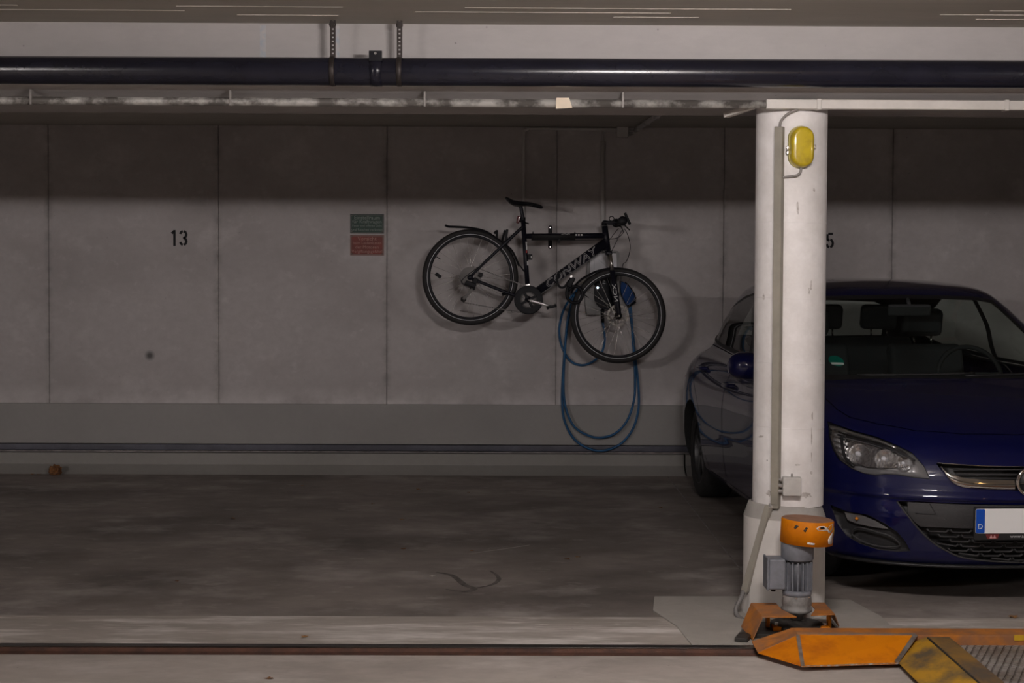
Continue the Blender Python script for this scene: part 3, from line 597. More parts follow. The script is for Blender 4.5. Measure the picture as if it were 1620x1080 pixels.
# ------------------------------------------------------------------ bicycle hung on the wall
BY = 11.50
def bk(px, py, dy=0.0): return at(px, py, BY) + Vector((0, dy, 0))
m_frame = mat('matt_navy_black_frame', (0.010, 0.010, 0.017), 0.40, spec=0.3)
m_tyre = mat('black_tyre_rubber', (0.020, 0.018, 0.019), 0.7, var=0.3, scale=40)
m_rim = mat('black_anodised_rim', (0.016, 0.016, 0.020), 0.4, 0.2, spec=0.3)
m_reflex = mat('pale_reflex_stripe', (0.75, 0.75, 0.80), 0.35)
m_spoke = mat('steel_spoke', (0.55, 0.53, 0.51), 0.25, 0.95)
m_steel = mat('bright_steel', (0.66, 0.63, 0.60), 0.22, 0.95)
m_dsteel = mat('dark_steel', (0.085, 0.08, 0.078), 0.35, 0.9)
m_alu = mat('silver_crank_alloy', (0.72, 0.70, 0.69), 0.28, 0.75)
m_decal = mat('silver_decal', (0.62, 0.61, 0.62), 0.5)
m_reddecal = mat('red_decal', (0.45, 0.02, 0.02), 0.5)
rear, front = bk(744, 438.5), bk(978, 499)
bike = empty('bicycle', (0.3, BY, rear.z - 0.36)); tag(bike, 'black city bicycle with mudguards hanging on the wall', 'bicycle')
def wheel(c, name):
    w = MB().tube(circle(c, 0.3305), 0.0225, 12, closed=True).build('wheel', m_tyre, bike, label=name)
    MB().tube(circle(c, 0.303), 0.0095, 10, closed=True, ell=(1.1, 1.1)).build('rim', m_rim, w)
    for s in (-1, 1): MB().tube(circle(c + Vector((0, 0.0165 * s, 0)), 0.3155), 0.0024, 6, closed=True).build('reflex_stripe', m_reflex, w)
    sp = MB()
    for k in range(32):
        a = 2 * math.pi * (k + 0.5) / 32; s = 1 if k % 2 else -1; tw = (0.5 if (k // 2) % 2 else -0.5)
        h = c + Vector((0.024 * math.cos(a + tw * 2.4), 0.030 * s, 0.024 * math.sin(a + tw * 2.4))); r = c + Vector((0.298 * math.cos(a), 0.002 * s, 0.298 * math.sin(a)))
        sp.tube([h, r], 0.0011, 5, False)
    sp.build('spokes', m_spoke, w)
    MB().lathe([(0.0, -0.055), (0.009, -0.055), (0.011, -0.034), (0.027, -0.033), (0.027, -0.027), (0.014, -0.022), (0.014, 0.022), (0.027, 0.027), (0.027, 0.033), (0.011, 0.034), (0.009, 0.055), (0, 0.055)], c, (0, 1, 0), 20).build('hub', m_dsteel, w)
    vl = c + Vector((math.cos(2.6), 0, math.sin(2.6))) * 0.293
    MB().tube([vl, c + Vector((math.cos(2.6), 0, math.sin(2.6))) * 0.255], 0.0035, 6).build('valve', m_black, w)
    return w
rw = wheel(rear, 'rear wheel'); fw = wheel(front, 'front wheel')
q = bk(693.5, 435.5, -0.012)
MB().obox(q, (0.8, 0, -0.6), (0, 1, 0), (0.6, 0, 0.8), 0.025, 0.008, 0.013).build('spoke_reflector', m_black, rw, 0.004)
cs = MB()
for k, r in enumerate((0.078, 0.068, 0.060, 0.053, 0.046, 0.040, 0.034)):
    y = -0.024 - 0.0045 * k; cs.lathe([(0.02, y), (r, y), (r, y - 0.0018), (0.02, y - 0.0018)], rear, (0, 1, 0), 36, False)
cs.build('cassette', m_dsteel, rw)
# brake disc of the front wheel: ring on spider arms, on the wall side hub flange and seen through the spokes
bd = MB(); dc = front + Vector((0, 0.036, 0))
bd.lathe([(0.064, -0.001), (0.080, -0.001), (0.080, 0.001), (0.064, 0.001), (0.064, -0.001)], dc, (0, 1, 0), 40, False)
for k in range(6):
    a = k * math.pi / 3; bd.bar(dc + Vector((math.cos(a), 0, math.sin(a))) * 0.02, dc + Vector((math.cos(a + 0.35), 0, math.sin(a + 0.35))) * 0.066, 0.008, 0.002)
bd.build('brake_disc', mat('worn_disc_steel', (0.16, 0.15, 0.14), 0.3, 0.95), fw)
def ft(name, a, b, r, m=m_frame, n=16, ell=None, par=bike): return MB().tube([a, b], r, n, True, ell=ell).build(name, m, par)
bb = bk(836, 474); st_top = bk(827.5, 346); ht_t, ht_b = bk(956.5, 357), bk(961, 396)
ft('seat_tube', bb, st_top, 0.0175)
tt_a, tt_b = bk(831, 373.5), bk(957, 373.0)
ft('top_tube', tt_a, tt_b, [0.0195, 0.0205])
dt_a, dt_b = bk(838, 470), bk(957.5, 385)
dt = MB().tube([dt_a, dt_b], [0.0320, 0.0370], 20).build('down_tube', m_frame, bike)
ft('head_tube', ht_t, ht_b, [0.0225, 0.0255])
for s in (-1, 1):
    MB().tube(spline([bk(829, 357, 0.014 * s), bk(800, 384, 0.030 * s), bk(770, 412, 0.046 * s), bk(746, 436, 0.060 * s)], 6), [0.0115] * 8 + [0.0105] * 6 + [0.009] * 5, 12).build('seat_stay', m_frame, bike)
    MB().tube(spline([bk(833, 472, 0.022 * s), bk(805, 463.5, 0.036 * s), bk(775, 452, 0.050 * s), bk(747, 441, 0.060 * s)], 6), 0.0115, 12).build('chain_stay', m_frame, bike)
    MB().lathe([(0, 0), (0.020, 0), (0.020, 0.006), (0, 0.006)], rear + Vector((0, 0.058 * s - 0.003, 0)), (0, 1, 0), 16).build('dropout', m_frame, bike)
MB().lathe([(0, -0.040), (0.021, -0.040), (0.021, 0.040), (0, 0.040)], bb, (0, 1, 0), 20).build('bottom_bracket', m_frame, bike)
# down tube lettering: pale outlined italics along the tube
d = (dt_b - dt_a).normalized(); nrm = Vector((0, -1, 0)); upv = nrm.cross(d).normalized() * -1
upv = d.cross(nrm); upv = upv if upv.z > 0 else -upv
mid = dt_a.lerp(dt_b, 0.535) + nrm * 0.0358
M4 = Matrix((( d.x, upv.x, nrm.x, mid.x), (d.y, upv.y, nrm.y, mid.y), (d.z, upv.z, nrm.z, mid.z), (0, 0, 0, 1)))
text('tube_lettering', 'CONWAY', m_decal, dt, M4, 0.074, outline=0.0014, shear=0.25, xs=1.30)
for off in (-0.031, ):
    MB().tube([dt_a.lerp(dt_b, 0.10) + nrm * 0.018 + upv * off * 0.9, dt_a.lerp(dt_b, 0.93) + nrm * 0.018 + upv * off], 0.0012, 5).build('tube_pinstripe', m_decal, dt)
# seat
MB().tube(spline([bk(827.5, 347), bk(825.5, 335), bk(823.5, 326.5), bk(820, 322)], 6), 0.0140, 14).build('seat_post', m_frame, bike)
MB().lathe([(0.0185, 0), (0.0205, 0.003), (0.0205, 0.022), (0.0185, 0.025)], bk(827.3, 349), st_top - bb, 18).build('seat_clamp', m_black, bike)
MB().tube([bk(830, 352, -0.02), bk(836.5, 354, -0.024)], 0.005, 8).build('clamp_lever', m_black, bike)
MB().obox(bk(822.5, 321), (1, 0, -0.1), (0, 1, 0), (0.1, 0, 1), 0.024, 0.020, 0.010).build('saddle_clamp', m_black, bike, 0.003)
prof = [(799.0, 312.5, 0.050, 1.5), (801, 312.0, 0.074, 4.5), (806, 314.2, 0.078, 8.0), (812, 317.2, 0.074, 7.5), (820, 318.8, 0.058, 6.5), (830, 319.6, 0.038, 6.0), (840, 320.8, 0.026, 6.2), (850, 323.2, 0.022, 6.0), (856, 325.4, 0.019, 5.0), (858.8, 327.3, 0.010, 2.0)]
vs = []; fs = []; n_ = 14
for px, py, w, th in prof:
    c = bk(px, py); t = th / 215.0
    for k in range(n_):
        a = 2 * math.pi * k / n_; ca, sa = math.cos(a), math.sin(a)
        vs.append(c + Vector((0, w * ca, (0.004 if sa > 0 else t) * sa - (0.006 * ca * ca if sa > -0.2 else 0.0))))
for i in range(len(prof) - 1):
    for k in range(n_): fs.append((i * n_ + k, i * n_ + (k + 1) % n_, (i + 1) * n_ + (k + 1) % n_, (i + 1) * n_ + k))
fs += [tuple(reversed(range(n_))), tuple((len(prof) - 1) * n_ + k for k in range(n_))]
sad = MB().add(vs, fs, True).build('saddle', m_black, bike)
for s in (-1, 1):
    MB().tube(spline([bk(802, 316, 0.030 * s), bk(808, 322, 0.024 * s), bk(817, 326, 0.021 * s), bk(829, 325.5, 0.021 * s), bk(842, 325, 0.016 * s), bk(852, 327, 0.004 * s)], 5), 0.0035, 8).build('saddle_rail', m_dsteel, sad)
# rear light
rl = MB().obox(bk(820, 347.5, -0.004), (0.25, 0, 1), (0, 1, 0), (1, 0, -0.25), 0.027, 0.016, 0.012).build('rear_light', mat('dark_red_lens', (0.10, 0.008, 0.010), 0.15), bike, 0.005)
MB().tube([bk(821, 349), bk(827, 350)], 0.010, 8).build('light_bracket', m_black, rl)
# mudguards: curved shells
def guard(pxs, w, label):
    P = spline([bk(a, b) for a, b in pxs], 6); vs = []; fs = []; m_ = 7
    for i, p in enumerate(P):
        tg_ = (P[min(i + 1, len(P) - 1)] - P[max(i - 1, 0)]).normalized(); nn = Vector((-tg_.z, 0, tg_.x))
        if nn.z < 0 and abs(nn.z) > 0.2: nn = -nn
        for k in range(m_):
            u = k / (m_ - 1) * 2 - 1; vs.append(p + Vector((0, u * w, 0)) - nn * (0.014 * u * u))
    for i in range(len(P) - 1):
        for k in range(m_ - 1): fs.append((i * m_ + k, i * m_ + k + 1, (i + 1) * m_ + k + 1, (i + 1) * m_ + k))
    o = MB().add(vs, fs, True).build('mudguard', m_black, bike, label=label)
    so = o.modifiers.new('thick', 'SOLIDIFY'); so.thickness = 0.004; return o
rg = guard([(705, 354.5), (710, 356.5), (722, 357), (738, 358), (755, 360.5), (770, 365), (783, 373), (797, 383), (808, 392), (814, 400), (819, 411), (823, 420)], 0.027, 'rear mudguard with an upturned tail')
MB().tube([bk(823, 420), bk(829, 429), bk(833, 429)], 0.005, 8).build('guard_strut', m_black, rg)
MB().obox(bk(801, 373), (0.15, 0, 1), (0, 1, 0), (1, 0, -0.15), 0.048, 0.012, 0.009).build('guard_bracket', m_black, rg, 0.002)
fg = guard([(902, 462), (908, 451), (918, 441), (930, 433.5), (943, 427.5), (957, 424), (970, 422.5), (982, 422.8)], 0.027, 'front mudguard')
# fork
sa_, sb_ = bk(964, 402), bk(979.5, 499)
fk = MB().obox(bk(963, 400.5), (1, 0, -0.12), (0, 1, 0), (0.12, 0, 1), 0.022, 0.075, 0.013).build('fork_crown', m_frame, bike, 0.008)
ft('steerer', ht_b, bk(962.5, 403), 0.02, m_frame)
for s in (-1, 1):
    y = 0.062 * s
    MB().tube([bk(964.2, 402, y), bk(968.2, 432, y)], 0.0145, 14).build('stanchion', m_steel, fk)
    MB().tube([bk(967.7, 428, y), bk(974, 468, y), bk(978, 492, y), bk(979, 502, y)], [0.0205, 0.0200, 0.0175, 0.0120], 14).build('fork_leg', m_frame, fk)
    MB().lathe([(0, 0), (0.017, 0), (0.018, 0.006), (0.014, 0.012), (0, 0.013)], bk(963.8, 399, y), (0, 0, 1), 14).build('fork_cap', m_black, fk)
MB().tube([bk(968.5, 431, -.062), bk(968.5, 431, 0.062)], 0.014, 10).build('fork_brace', m_frame, fk)
lg0 = bk(971.5, 463, -0.062 - 0.0202); dd = (bk(974.5, 480) - bk(968.5, 440)).normalized()
uu = Vector((dd.z, 0, -dd.x)); uu = uu if uu.x > 0 else -uu
M4 = Matrix(((-dd.x, uu.x, 0, lg0.x), (-dd.y, uu.y, -1, lg0.y), (-dd.z, uu.z, 0, lg0.z), (0, 0, 0, 1)))
text('fork_lettering', 'NCX', m_decal, fk, M4, 0.040, xs=1.5)
MB().obox(front + Vector((0.004, 0.055, 0.055)), (0.2, 0, 1), (0, 1, 0), (1, 0, -0.2), 0.028, 0.014, 0.018).build('brake_caliper', m_dsteel, fk, 0.004)
MB().tube([front + Vector((0, -0.085, 0)), front + Vector((0, 0.08, 0))], 0.006, 8).build('axle', m_steel, fk)
MB().tube([front + Vector((0.0, -0.082, 0)), front + Vector((-0.05, -0.09, -0.02)), front + Vector((-0.07, -0.09, -0.01))], [0.005, 0.006, 0.004], 8).build('quick_release', m_steel, fk)
# stem, bar, controls
ft('headset', bk(956.2, 356.5), bk(955.8, 352), 0.021, m_black)
MB().tube(spline([bk(955.5, 354), bk(956, 351.5), bk(966, 352.5), bk(979, 350.5)], 4), 0.0155, 14).build('stem', m_frame, bike)
hb = bk(981, 351)
bar = MB().tube(spline([hb + Vector((-0.012, -0.30, 0.004)), hb + Vector((-0.006, -0.17, 0.003)), hb + Vector((0, -0.05, 0)), hb + Vector((0, 0.05, 0)), hb + Vector((-0.006, 0.17, 0.003)), hb + Vector((-0.012, 0.30, 0.004))], 5), 0.0125, 12).build('handlebar', m_black, bike)
for s in (-1, 1):
    MB().tube([hb + Vector((-0.012, 0.302 * s, 0.004)), hb + Vector((-0.009, 0.19 * s, 0.004))], [0.0185, 0.0165], 12).build('grip', m_blackmat, bar)
    cl = hb + Vector((-0.004, 0.165 * s, -0.006))
    MB().obox(cl, (1, 0, -0.3), (0, 1, 0), (0.3, 0, 1), 0.026, 0.022, 0.022).build('shifter', m_black, bar, 0.006)
    MB().tube(spline([cl + Vector((0.01, 0, -0.008)), cl + Vector((0.030, 0.03 * s, -0.03)), cl + Vector((0.045, 0.09 * s, -0.052)), cl + Vector((0.050, 0.12 * s, -0.058))], 5), 0.0055, 8).build('brake_lever', m_dsteel, bar)
    MB().lathe([(0, 0), (0.032, 0), (0.034, 0.006), (0.030, 0.012), (0, 0.012)], hb + Vector((-0.005, 0.31 * s - (0.006 if s > 0 else 0.006), 0)), (0, 1, 0), 18).build('bar_end', m_black, bar)
MB().obox(hb + Vector((0.036, -0.22, 0.018)), (0.45, 0, -1), (0, 1, 0), (1, 0, 0.45), 0.046, 0.030, 0.008).build('front_lamp', m_black, bar, 0.004)
MB().tube(circle(hb + Vector((-0.066, -0.05, 0.022)), 0.017, n=18), 0.0035, 6, closed=True, ell=(1, 1)).build('bell_ring', m_black, bar)
MB().obox(hb + Vector((-0.06, -0.05, 0.004)), (1, 0, 0), (0, 1, 0), (0, 0, 1), 0.016, 0.012, 0.006).build('bell_base', m_black, bar, 0.003)
for nm, pts in (('brake_hose', [(985, 362, -.15), (991, 372, -.12), (995.5, 388, -.08), (994.5, 402, -.05), (990, 414, -.03), (985, 422, .02), (980, 470, .055)]), ('shift_cable', [(976, 362, -.14), (970, 370, -.10), (964, 379, -.04)]), ('shift_cable', [(985, 367, -.14), (978, 375, -.10), (968, 378, -.06), (962, 377, -.03)]), ('brake_hose', [(986, 364, .14), (981, 373, .10), (972, 390, .05), (967, 400, .03)])):
    MB().tube(spline([bk(*p) for p in pts], 8), 0.0026, 6).build(nm, m_black, bike)
MB().tube(spline([bk(958, 379, -.02), bk(900, 379.5, -.022), bk(840, 379, -.022)], 6), 0.0028, 6).build('brake_hose', m_black, bike)
# drive train
ch = bb + Vector((0, -0.050, 0))
cr = MB().lathe([(0.060, -0.0015), (0.096, -0.0015), (0.099, 0.0), (0.096, 0.0015), (0.060, 0.0015), (0.060, -0.0015)], ch, (0, 1, 0), 48, False).build('chainring', m_black, bike, label='large black chainring')
teeth = MB()
for k in range(46):
    a = 2 * math.pi * k / 46; teeth.obox(ch + Vector((math.cos(a), 0, math.sin(a))) * 0.099, (math.cos(a), 0, math.sin(a)), (0, 1, 0), (-math.sin(a), 0, math.cos(a)), 0.004, 0.001, 0.003)
teeth.build('teeth', m_dsteel, cr)
MB().lathe([(0.096, -0.006), (0.106, -0.008), (0.106, -0.005), (0.096, -0.003), (0.096, -0.006)], ch, (0, 1, 0), 48).build('chain_guard', m_black, cr)
MB().lathe([(0.050, 0.006), (0.078, 0.006), (0.078, 0.009), (0.050, 0.009), (0.050, 0.006)], ch, (0, 1, 0), 40, False).build('middle_ring', mat('blackened_ring_steel', (0.04, 0.038, 0.037), 0.4, 0.8), cr)
MB().lathe([(0.028, 0.014), (0.052, 0.014), (0.052, 0.017), (0.028, 0.017), (0.028, 0.014)], ch, (0, 1, 0), 32, False).build('small_ring', m_dsteel, cr)
sd = MB()
for k in range(4):
    a = k * math.pi / 2 + 0.5; sd.bar(ch + Vector((math.cos(a), 0, math.sin(a))) * 0.012 + Vector((0, -0.006, 0)), ch + Vector((math.cos(a), 0, math.sin(a))) * 0.064 + Vector((0, -0.004, 0)), 0.018, 0.007)
sd.build('spider', m_black, cr, 0.002)
def crank(dy, px, py):
    e = bk(px, py) + Vector((0, dy, 0)); b0_ = bb + Vector((0, dy * 0.95, 0))
    o = MB().tube([b0_, b0_.lerp(e, 0.15), b0_.lerp(e, 0.8), e], [0.013, 0.013, 0.0105, 0.0125], 10, ell=(0.7, 1.0)).build('crank_arm', m_alu if dy < 0 else m_black, bike)
    MB().lathe([(0, -0.008), (0.014, -0.008), (0.016, 0.008), (0, 0.008)], b0_, (0, 1, 0), 16).build('crank_bolt', m_black, o)
    s = -1 if dy < 0 else 1; pc = e + Vector((0.004, 0.055 * s, -0.002))
    pd = MB()
    for u in (-1, 1): pd.obox(pc + Vector((0.030 * u, 0, 0.008 * u)), (1, 0, 0.2), (0, 1, 0), (-0.2, 0, 1), 0.006, 0.045, 0.011)
    for u in (-1, 1): pd.obox(pc + Vector((0, 0.042 * u, 0)), (1, 0, 0.2), (0, 1, 0), (-0.2, 0, 1), 0.030, 0.003, 0.009)
    pd.tube([e, pc + Vector((0, 0.04 * s, 0))], 0.007, 8); pd.build('pedal', m_black, o)
crank(-0.072, 871, 484); crank(0.075, 801, 464)
chain = MB()
chain_pts = [bk(752, 427, -.045)] + [bk(766, 441.5, -.046)] + [bk(823, 455, -.050)]
def links(a, b, n):
    for k in range(n):
        p0, p1 = a.lerp(b, k / n), a.lerp(b, (k + 0.86) / n); chain.bar(p0, p1, 0.007 if k % 2 else 0.0085, 0.006)
links(bk(748, 421, -.040), bk(832, 452.5, -.050), 34); links(bk(733, 478, -.042), bk(828, 495, -.050), 38); links(bk(727, 437, -.04), bk(737, 452, -.042), 8)
chain.build('chain', m_dsteel, bike)
dr = MB().obox(bk(745, 449, -0.078), (1, 0, -0.35), (0, 1, 0), (0.35, 0, 1), 0.040, 0.016, 0.017).build('derailleur', m_black, bike, 0.006)
MB().obox(bk(752, 444, -0.074), (0.5, 0, 1), (0, 1, 0), (1, 0, -0.5), 0.024, 0.010, 0.016).build('hanger', m_black, dr, 0.004)
MB().bar(bk(748, 457, -0.060), bk(733, 473, -0.060), 0.022, 0.004).build('cage', m_dsteel, dr, 0.001)
for a, b, r in ((748, 455, 0.020), (733.5, 473, 0.021)):
    MB().lathe([(0, -0.005), (r * 0.85, -0.005), (r, -0.002), (r, 0.002), (r * 0.85, 0.005), (0, 0.005)], bk(a, b, -0.050), (0, 1, 0), 18).build('pulley', m_blackmat, dr)
MB().tube(spline([bk(765, 417, -.07), bk(745, 431, -.075), bk(733, 441, -.08), bk(731, 447, -.08), bk(738, 450, -.08)], 6), 0.0030, 6).build('shift_cable', m_black, bike)
MB().obox(bk(760.5, 434.5, -0.05), (1, 0, -0.3), (0, 1, 0), (0.3, 0, 1), 0.016, 0.014, 0.016).build('brake_caliper', m_black, bike, 0.004)
MB().obox(bk(835, 451.5, -0.012), (1, 0, 0.25), (0, 1, 0), (-0.25, 0, 1), 0.018, 0.020, 0.012).build('front_derailleur', m_alu, bike, 0.004)
MB().obox(bk(838.5, 406.5, -0.004), (1, 0, 0), (0, 1, 0), (0, 0, 1), 0.018, 0.012, 0.020).build('bottle_mount', m_black, bike, 0.004)
MB().obox(bk(840.5, 406.5, -0.017), (1, 0, 0), (0, 1, 0), (0, 0, 1), 0.004, 0.002, 0.008).build('mount_label', m_decal, bike)
for a, b, c_, m__ in ((832.4, 382.5, 395.5, m_decal), (832.9, 395.8, 400, m_reddecal), (834.6, 413, 419.5, m_decal)):
    p0 = bk(a, b, -0.0176); p1 = bk(a + (c_ - b) * 0.07, c_, -0.0176); MB().bar(p0, p1, 0.009, 0.0012).build('tube_decal', m__, bike)
for px in (911, 915.5, 920):
    p0 = bk(px, 371.5, -0.0206); MB().box(p0.x - 0.006, p0.x + 0.006, p0.y - 0.001, p0.y + 0.001, p0.z - 0.006, p0.z + 0.006).build('tube_decal', m_decal, bike)
p0 = bk(893, 371.8, -0.0206); text('tube_lettering', 'CS', m_decal, bike, on_wall((p0.x, p0.y - 0.009, p0.z)), 0.026, outline=0.0008, xs=2.2, shear=0.2)

# wall bracket that carries the bicycle
wm = empty('bicycle_wall_mount', at(870.5, 393, WALL_Y)); tag(wm, 'black steel wall bracket holding the bicycle by its top tube', 'wall bracket')
a = at(870.5, 357, WALL_Y); b = at(870.5, 393.5, WALL_Y)
MB().prism([(u + a.x, v + (a.z + b.z) / 2) for u, v in rrect(0.030, a.z - b.z, 0.012)], lambda u, v: (u, WALL_Y - 0.0005, v), (0, -0.007, 0)).build('plate', m_black, wm, 0.001)
for py in (360, 390.5):
    p = at(870.5, py, WALL_Y); MB().lathe([(0, 0.006), (0.005, 0.006), (0.0075, 0.002), (0.0075, 0)], (p.x, WALL_Y - 0.0075, p.z), (0, -1, 0), 10, False).build('bolt', m_zinc, wm)
mz = bk(870, 373.2).z; mx = a.x
MB().tube([(mx, WALL_Y - 0.007, mz - 0.004), (mx, BY + 0.027, mz - 0.004)], 0.013, 12).build('arm', m_black, wm)
cA, cB = bk(841, 374), bk(910, 374)
vs = []; fs = []; n_ = 12
for i, x in enumerate((cA.x, cB.x)):
    for k in range(n_ + 1):
        t = math.radians(-200 + 220 * k / n_); vs.append((x, BY + 0.026 * math.cos(t), mz + 0.026 * math.sin(t)))
for k in range(n_): fs.append((k, k + 1, n_ + 2 + k, n_ + 1 + k))
o = MB().add(vs, fs, True).build('cradle', m_blackmat, wm); so = o.modifiers.new('thick', 'SOLIDIFY'); so.thickness = 0.006; so.offset = 1
for px, dy in ((843, 0), (909.5, 0)):
    c = bk(px, 373.5); MB().tube(circle((c.x, BY, mz), 0.0285, 'yz', 20), 0.004, 6, closed=True).build('strap', m_black, wm)
MB().obox(bk(884, 381, -0.012), (1, 0, 0), (0, 1, 0), (0.2, 0, 1), 0.010, 0.012, 0.016).build('clip', m_black, wm, 0.003)

# folded cable lock on the down tube
lk = empty('cable_lock', bk(900, 478)); tag(lk, 'black coiled cable lock hooked on the down tube of the bicycle', 'lock')
MB().tube(spline([bk(900, 443, -.05), bk(893, 453, -.055), bk(886, 454, -.05), bk(881, 446, -.045), bk(882, 434, -.045), bk(888, 427, -.04), bk(893, 427.5, 0.02), bk(893, 436, .05)], 7), 0.0085, 8).build('short_loop', m_black, lk)
MB().tube(spline([bk(903, 440, -.05), bk(897, 458, -.055), bk(897, 470, -.06), bk(903, 477, -.06), bk(913, 478, -.062), (bk(920, 470, -.06)), bk(920, 460, -.055), bk(913, 453.5, -.05), bk(906, 453, -.05), bk(900, 458, -.045), bk(895, 463, -.04)], 7), 0.0120, 10).build('long_loop', m_black, lk)
MB().obox(bk(902.5, 446, -0.055), (0.5, 0, 1), (0, 1, 0), (1, 0, -0.5), 0.040, 0.018, 0.020).build('lock_body', m_black, lk, 0.008)
MB().lathe([(0, 0), (0.009, 0), (0.009, 0.006), (0, 0.006)], bk(903, 437, -0.073), (0, -1, 0), 12, False).build('keyhole', m_alu, lk)

# ------------------------------------------------------------------ drive motor beside the column
m_orange = mat('worn_orange_paint', (0.66, 0.20, 0.001), 0.6, spec=0.2, c2=(0.50, 0.135, 0.004), scale=7, lo=0.33, hi=0.52)
m_orange_dirt_shade = mat('dirt_and_shade_orange_paint', (0.50, 0.172, 0.020), 0.6, c2=(0.29, 0.125, 0.055), scale=9, lo=0.38, hi=0.6)
m_orange_top = mat('dusty_orange_lid', (0.33, 0.17, 0.10), 0.75, c2=(0.25, 0.12, 0.07), scale=12)
m_motor = mat('blue_grey_motor_paint', (0.205, 0.215, 0.245), 0.5, var=0.25, scale=14)
m_motor2 = mat('dusty_grey_gear_casting', (0.26, 0.25, 0.24), 0.6, c2=(0.14, 0.13, 0.125), scale=16)
m_dark = mat('greasy_dark_steel', (0.06, 0.055, 0.05), 0.5, 0.4, var=0.4, scale=15)
m_scrape = mat('scraped_bare_steel', (0.42, 0.37, 0.33), 0.4, 0.6, c2=(0.25, 0.20, 0.17), scale=20)
MY = 6.70
mc = at(1261, 900, MY)
mo = empty('drive_motor', (mc.x, MY, 0.03)); tag(mo, 'grey electric gear motor with an orange cap standing by the column', 'motor')
def mz_(py): return at(1261, py, MY).z
cc_ = at(1275.5, 858, MY + 0.01); axis = Vector((0.05, 0.0, 1)).normalized(); RC = 0.1125
h_cap = 0.104
capo = MB().lathe([(0.0, 0.004), (RC - 0.006, 0.004), (RC - 0.004, 0.0), (RC, 0.0), (RC, h_cap - 0.005), (RC - 0.004, h_cap)], cc_, axis, 48).build('cap', m_orange, mo)
MB().lathe([(0.0, h_cap + 0.0008), (RC - 0.004, h_cap)], cc_, axis, 48, False).build('cap_top', m_orange_top, capo)
def patch(poly, name, m, off=0.0012, lab=None):
    """Torn sticker on the cap skin: poly of (angle in degrees, height)."""
    ref = Vector((1, 0, 0)); u = (ref - axis * ref.dot(axis)).normalized(); w = axis.cross(u); vs = []
    cnt = (sum(p[0] for p in poly) / len(poly), sum(p[1] for p in poly) / len(poly))
    dense = []
    for i in range(len(poly)):
        for k in range(3): dense.append(tuple(poly[i][j] + (poly[(i + 1) % len(poly)][j] - poly[i][j]) * k / 3 for j in (0, 1)))
    P3 = lambda a, h: cc_ + axis * h + (u * math.cos(math.radians(a)) + w * math.sin(math.radians(a))) * (RC + off)
    vs = [P3(*cnt)] + [P3(*p) for p in dense]; n_ = len(dense)
    o = MB().add(vs, [(0, i + 1, (i + 1) % n_ + 1) for i in range(n_)], True).build(name, m, capo)
    so = o.modifiers.new('thick', 'SOLIDIFY'); so.thickness = 0.0006; return o
m_sticker = mat('torn_white_sticker', (0.74, 0.70, 0.66), 0.6, var=0.15, scale=60)
patch([(-82, 0.080), (-77, 0.090), (-62, 0.091), (-52, 0.080), (-44, 0.093), (-30, 0.098), (-30, 0.078), (-40, 0.058), (-48, 0.060), (-52, 0.070), (-64, 0.071), (-78, 0.073)], 'sticker', m_sticker)
patch([(-46, 0.012), (-49, 0.028), (-46, 0.042), (-30, 0.060), (-27, 0.055), (-28, 0.014), (-36, 0.008)], 'sticker', m_sticker)
patch([(-73, 0.079), (-72, 0.088), (-63, 0.087), (-61, 0.079)], 'sticker_print', m_black, 0.002)
patch([(-18, 0.040), (-22, 0.062), (-18, 0.080), (-13, 0.062)], 'sticker', mat('yellow_sticker', (0.55, 0.42, 0.03), 0.5))
patch([(-100, 0.012), (-99, 0.021), (-83, 0.017), (-84, 0.009)], 'sticker', m_sticker)
for ang, hh, sz in ((-125, 0.082, 5), (-128, 0.075, 3), (-106, 0.068, 4), (-103, 0.078, 3)):
    patch([(ang - sz, hh), (ang, hh + 0.008), (ang + sz, hh + 0.002), (ang + 1, hh - 0.007)], 'paint_chip', m_dark, 0.0008)
zc, zf0, zf1, zg0, zg1 = mz_(862), mz_(884), mz_(926), mz_(938), mz_(968)
MB().lathe([(0, zc - zf0 + 0.03), (0.066, zc - zf0 + 0.03), (0.070, zc - zf0 + 0.02), (0.070, 0.004), (0.067, 0.0), (0, 0.0)], (mc.x, MY, zf0), (0, 0, 1), 40).build('fan_cowl', m_motor, mo)
MB().lathe([(0, 0), (0.049, 0), (0.049, zf0 - zg0 + 0.002), (0, zf0 - zg0 + 0.002)], (mc.x, MY, zg0 - 0.001), (0, 0, 1), 36).build('stator', mat('shaded_stator', (0.085, 0.088, 0.10), 0.6), mo)  # stator colour darkened to paint in shade between the cooling fins
for k in range(18):
    a = 2 * math.pi * k / 18 + 0.05
    if abs((a - math.pi + math.pi) % (2 * math.pi) - math.pi) < 0.25: continue
    d_ = Vector((math.cos(a), math.sin(a), 0)); MB().obox(Vector((mc.x, MY, (zf0 + zg0) / 2 + 0.006)) + d_ * 0.0560, d_, d_.cross(Vector((0, 0, 1))), (0, 0, 1), 0.0105, 0.0024, (zf0 - zg0) / 2 - 0.012).build('cooling_fin', m_motor, mo)
MB().lathe([(0, 0.0), (0.060, 0.0), (0.063, 0.006), (0.063, 0.022), (0, 0.024)], (mc.x, MY, zg0 - 0.006), (0, 0, 1), 36).build('end_flange', m_motor, mo)
tb0, tb1 = at(1210, 905, MY), at(1236, 905, MY); tz0, tz1 = mz_(929), mz_(881)
tb = MB().box(tb0.x + 0.006, tb1.x + 0.01, MY - 0.055, MY + 0.045, tz0, tz1).build('terminal_box', m_motor, mo, 0.008)
MB().box(tb0.x, tb0.x + 0.010, MY - 0.060, MY + 0.050, tz0 - 0.002, tz1 + 0.004).build('terminal_lid', m_motor, tb, 0.004)
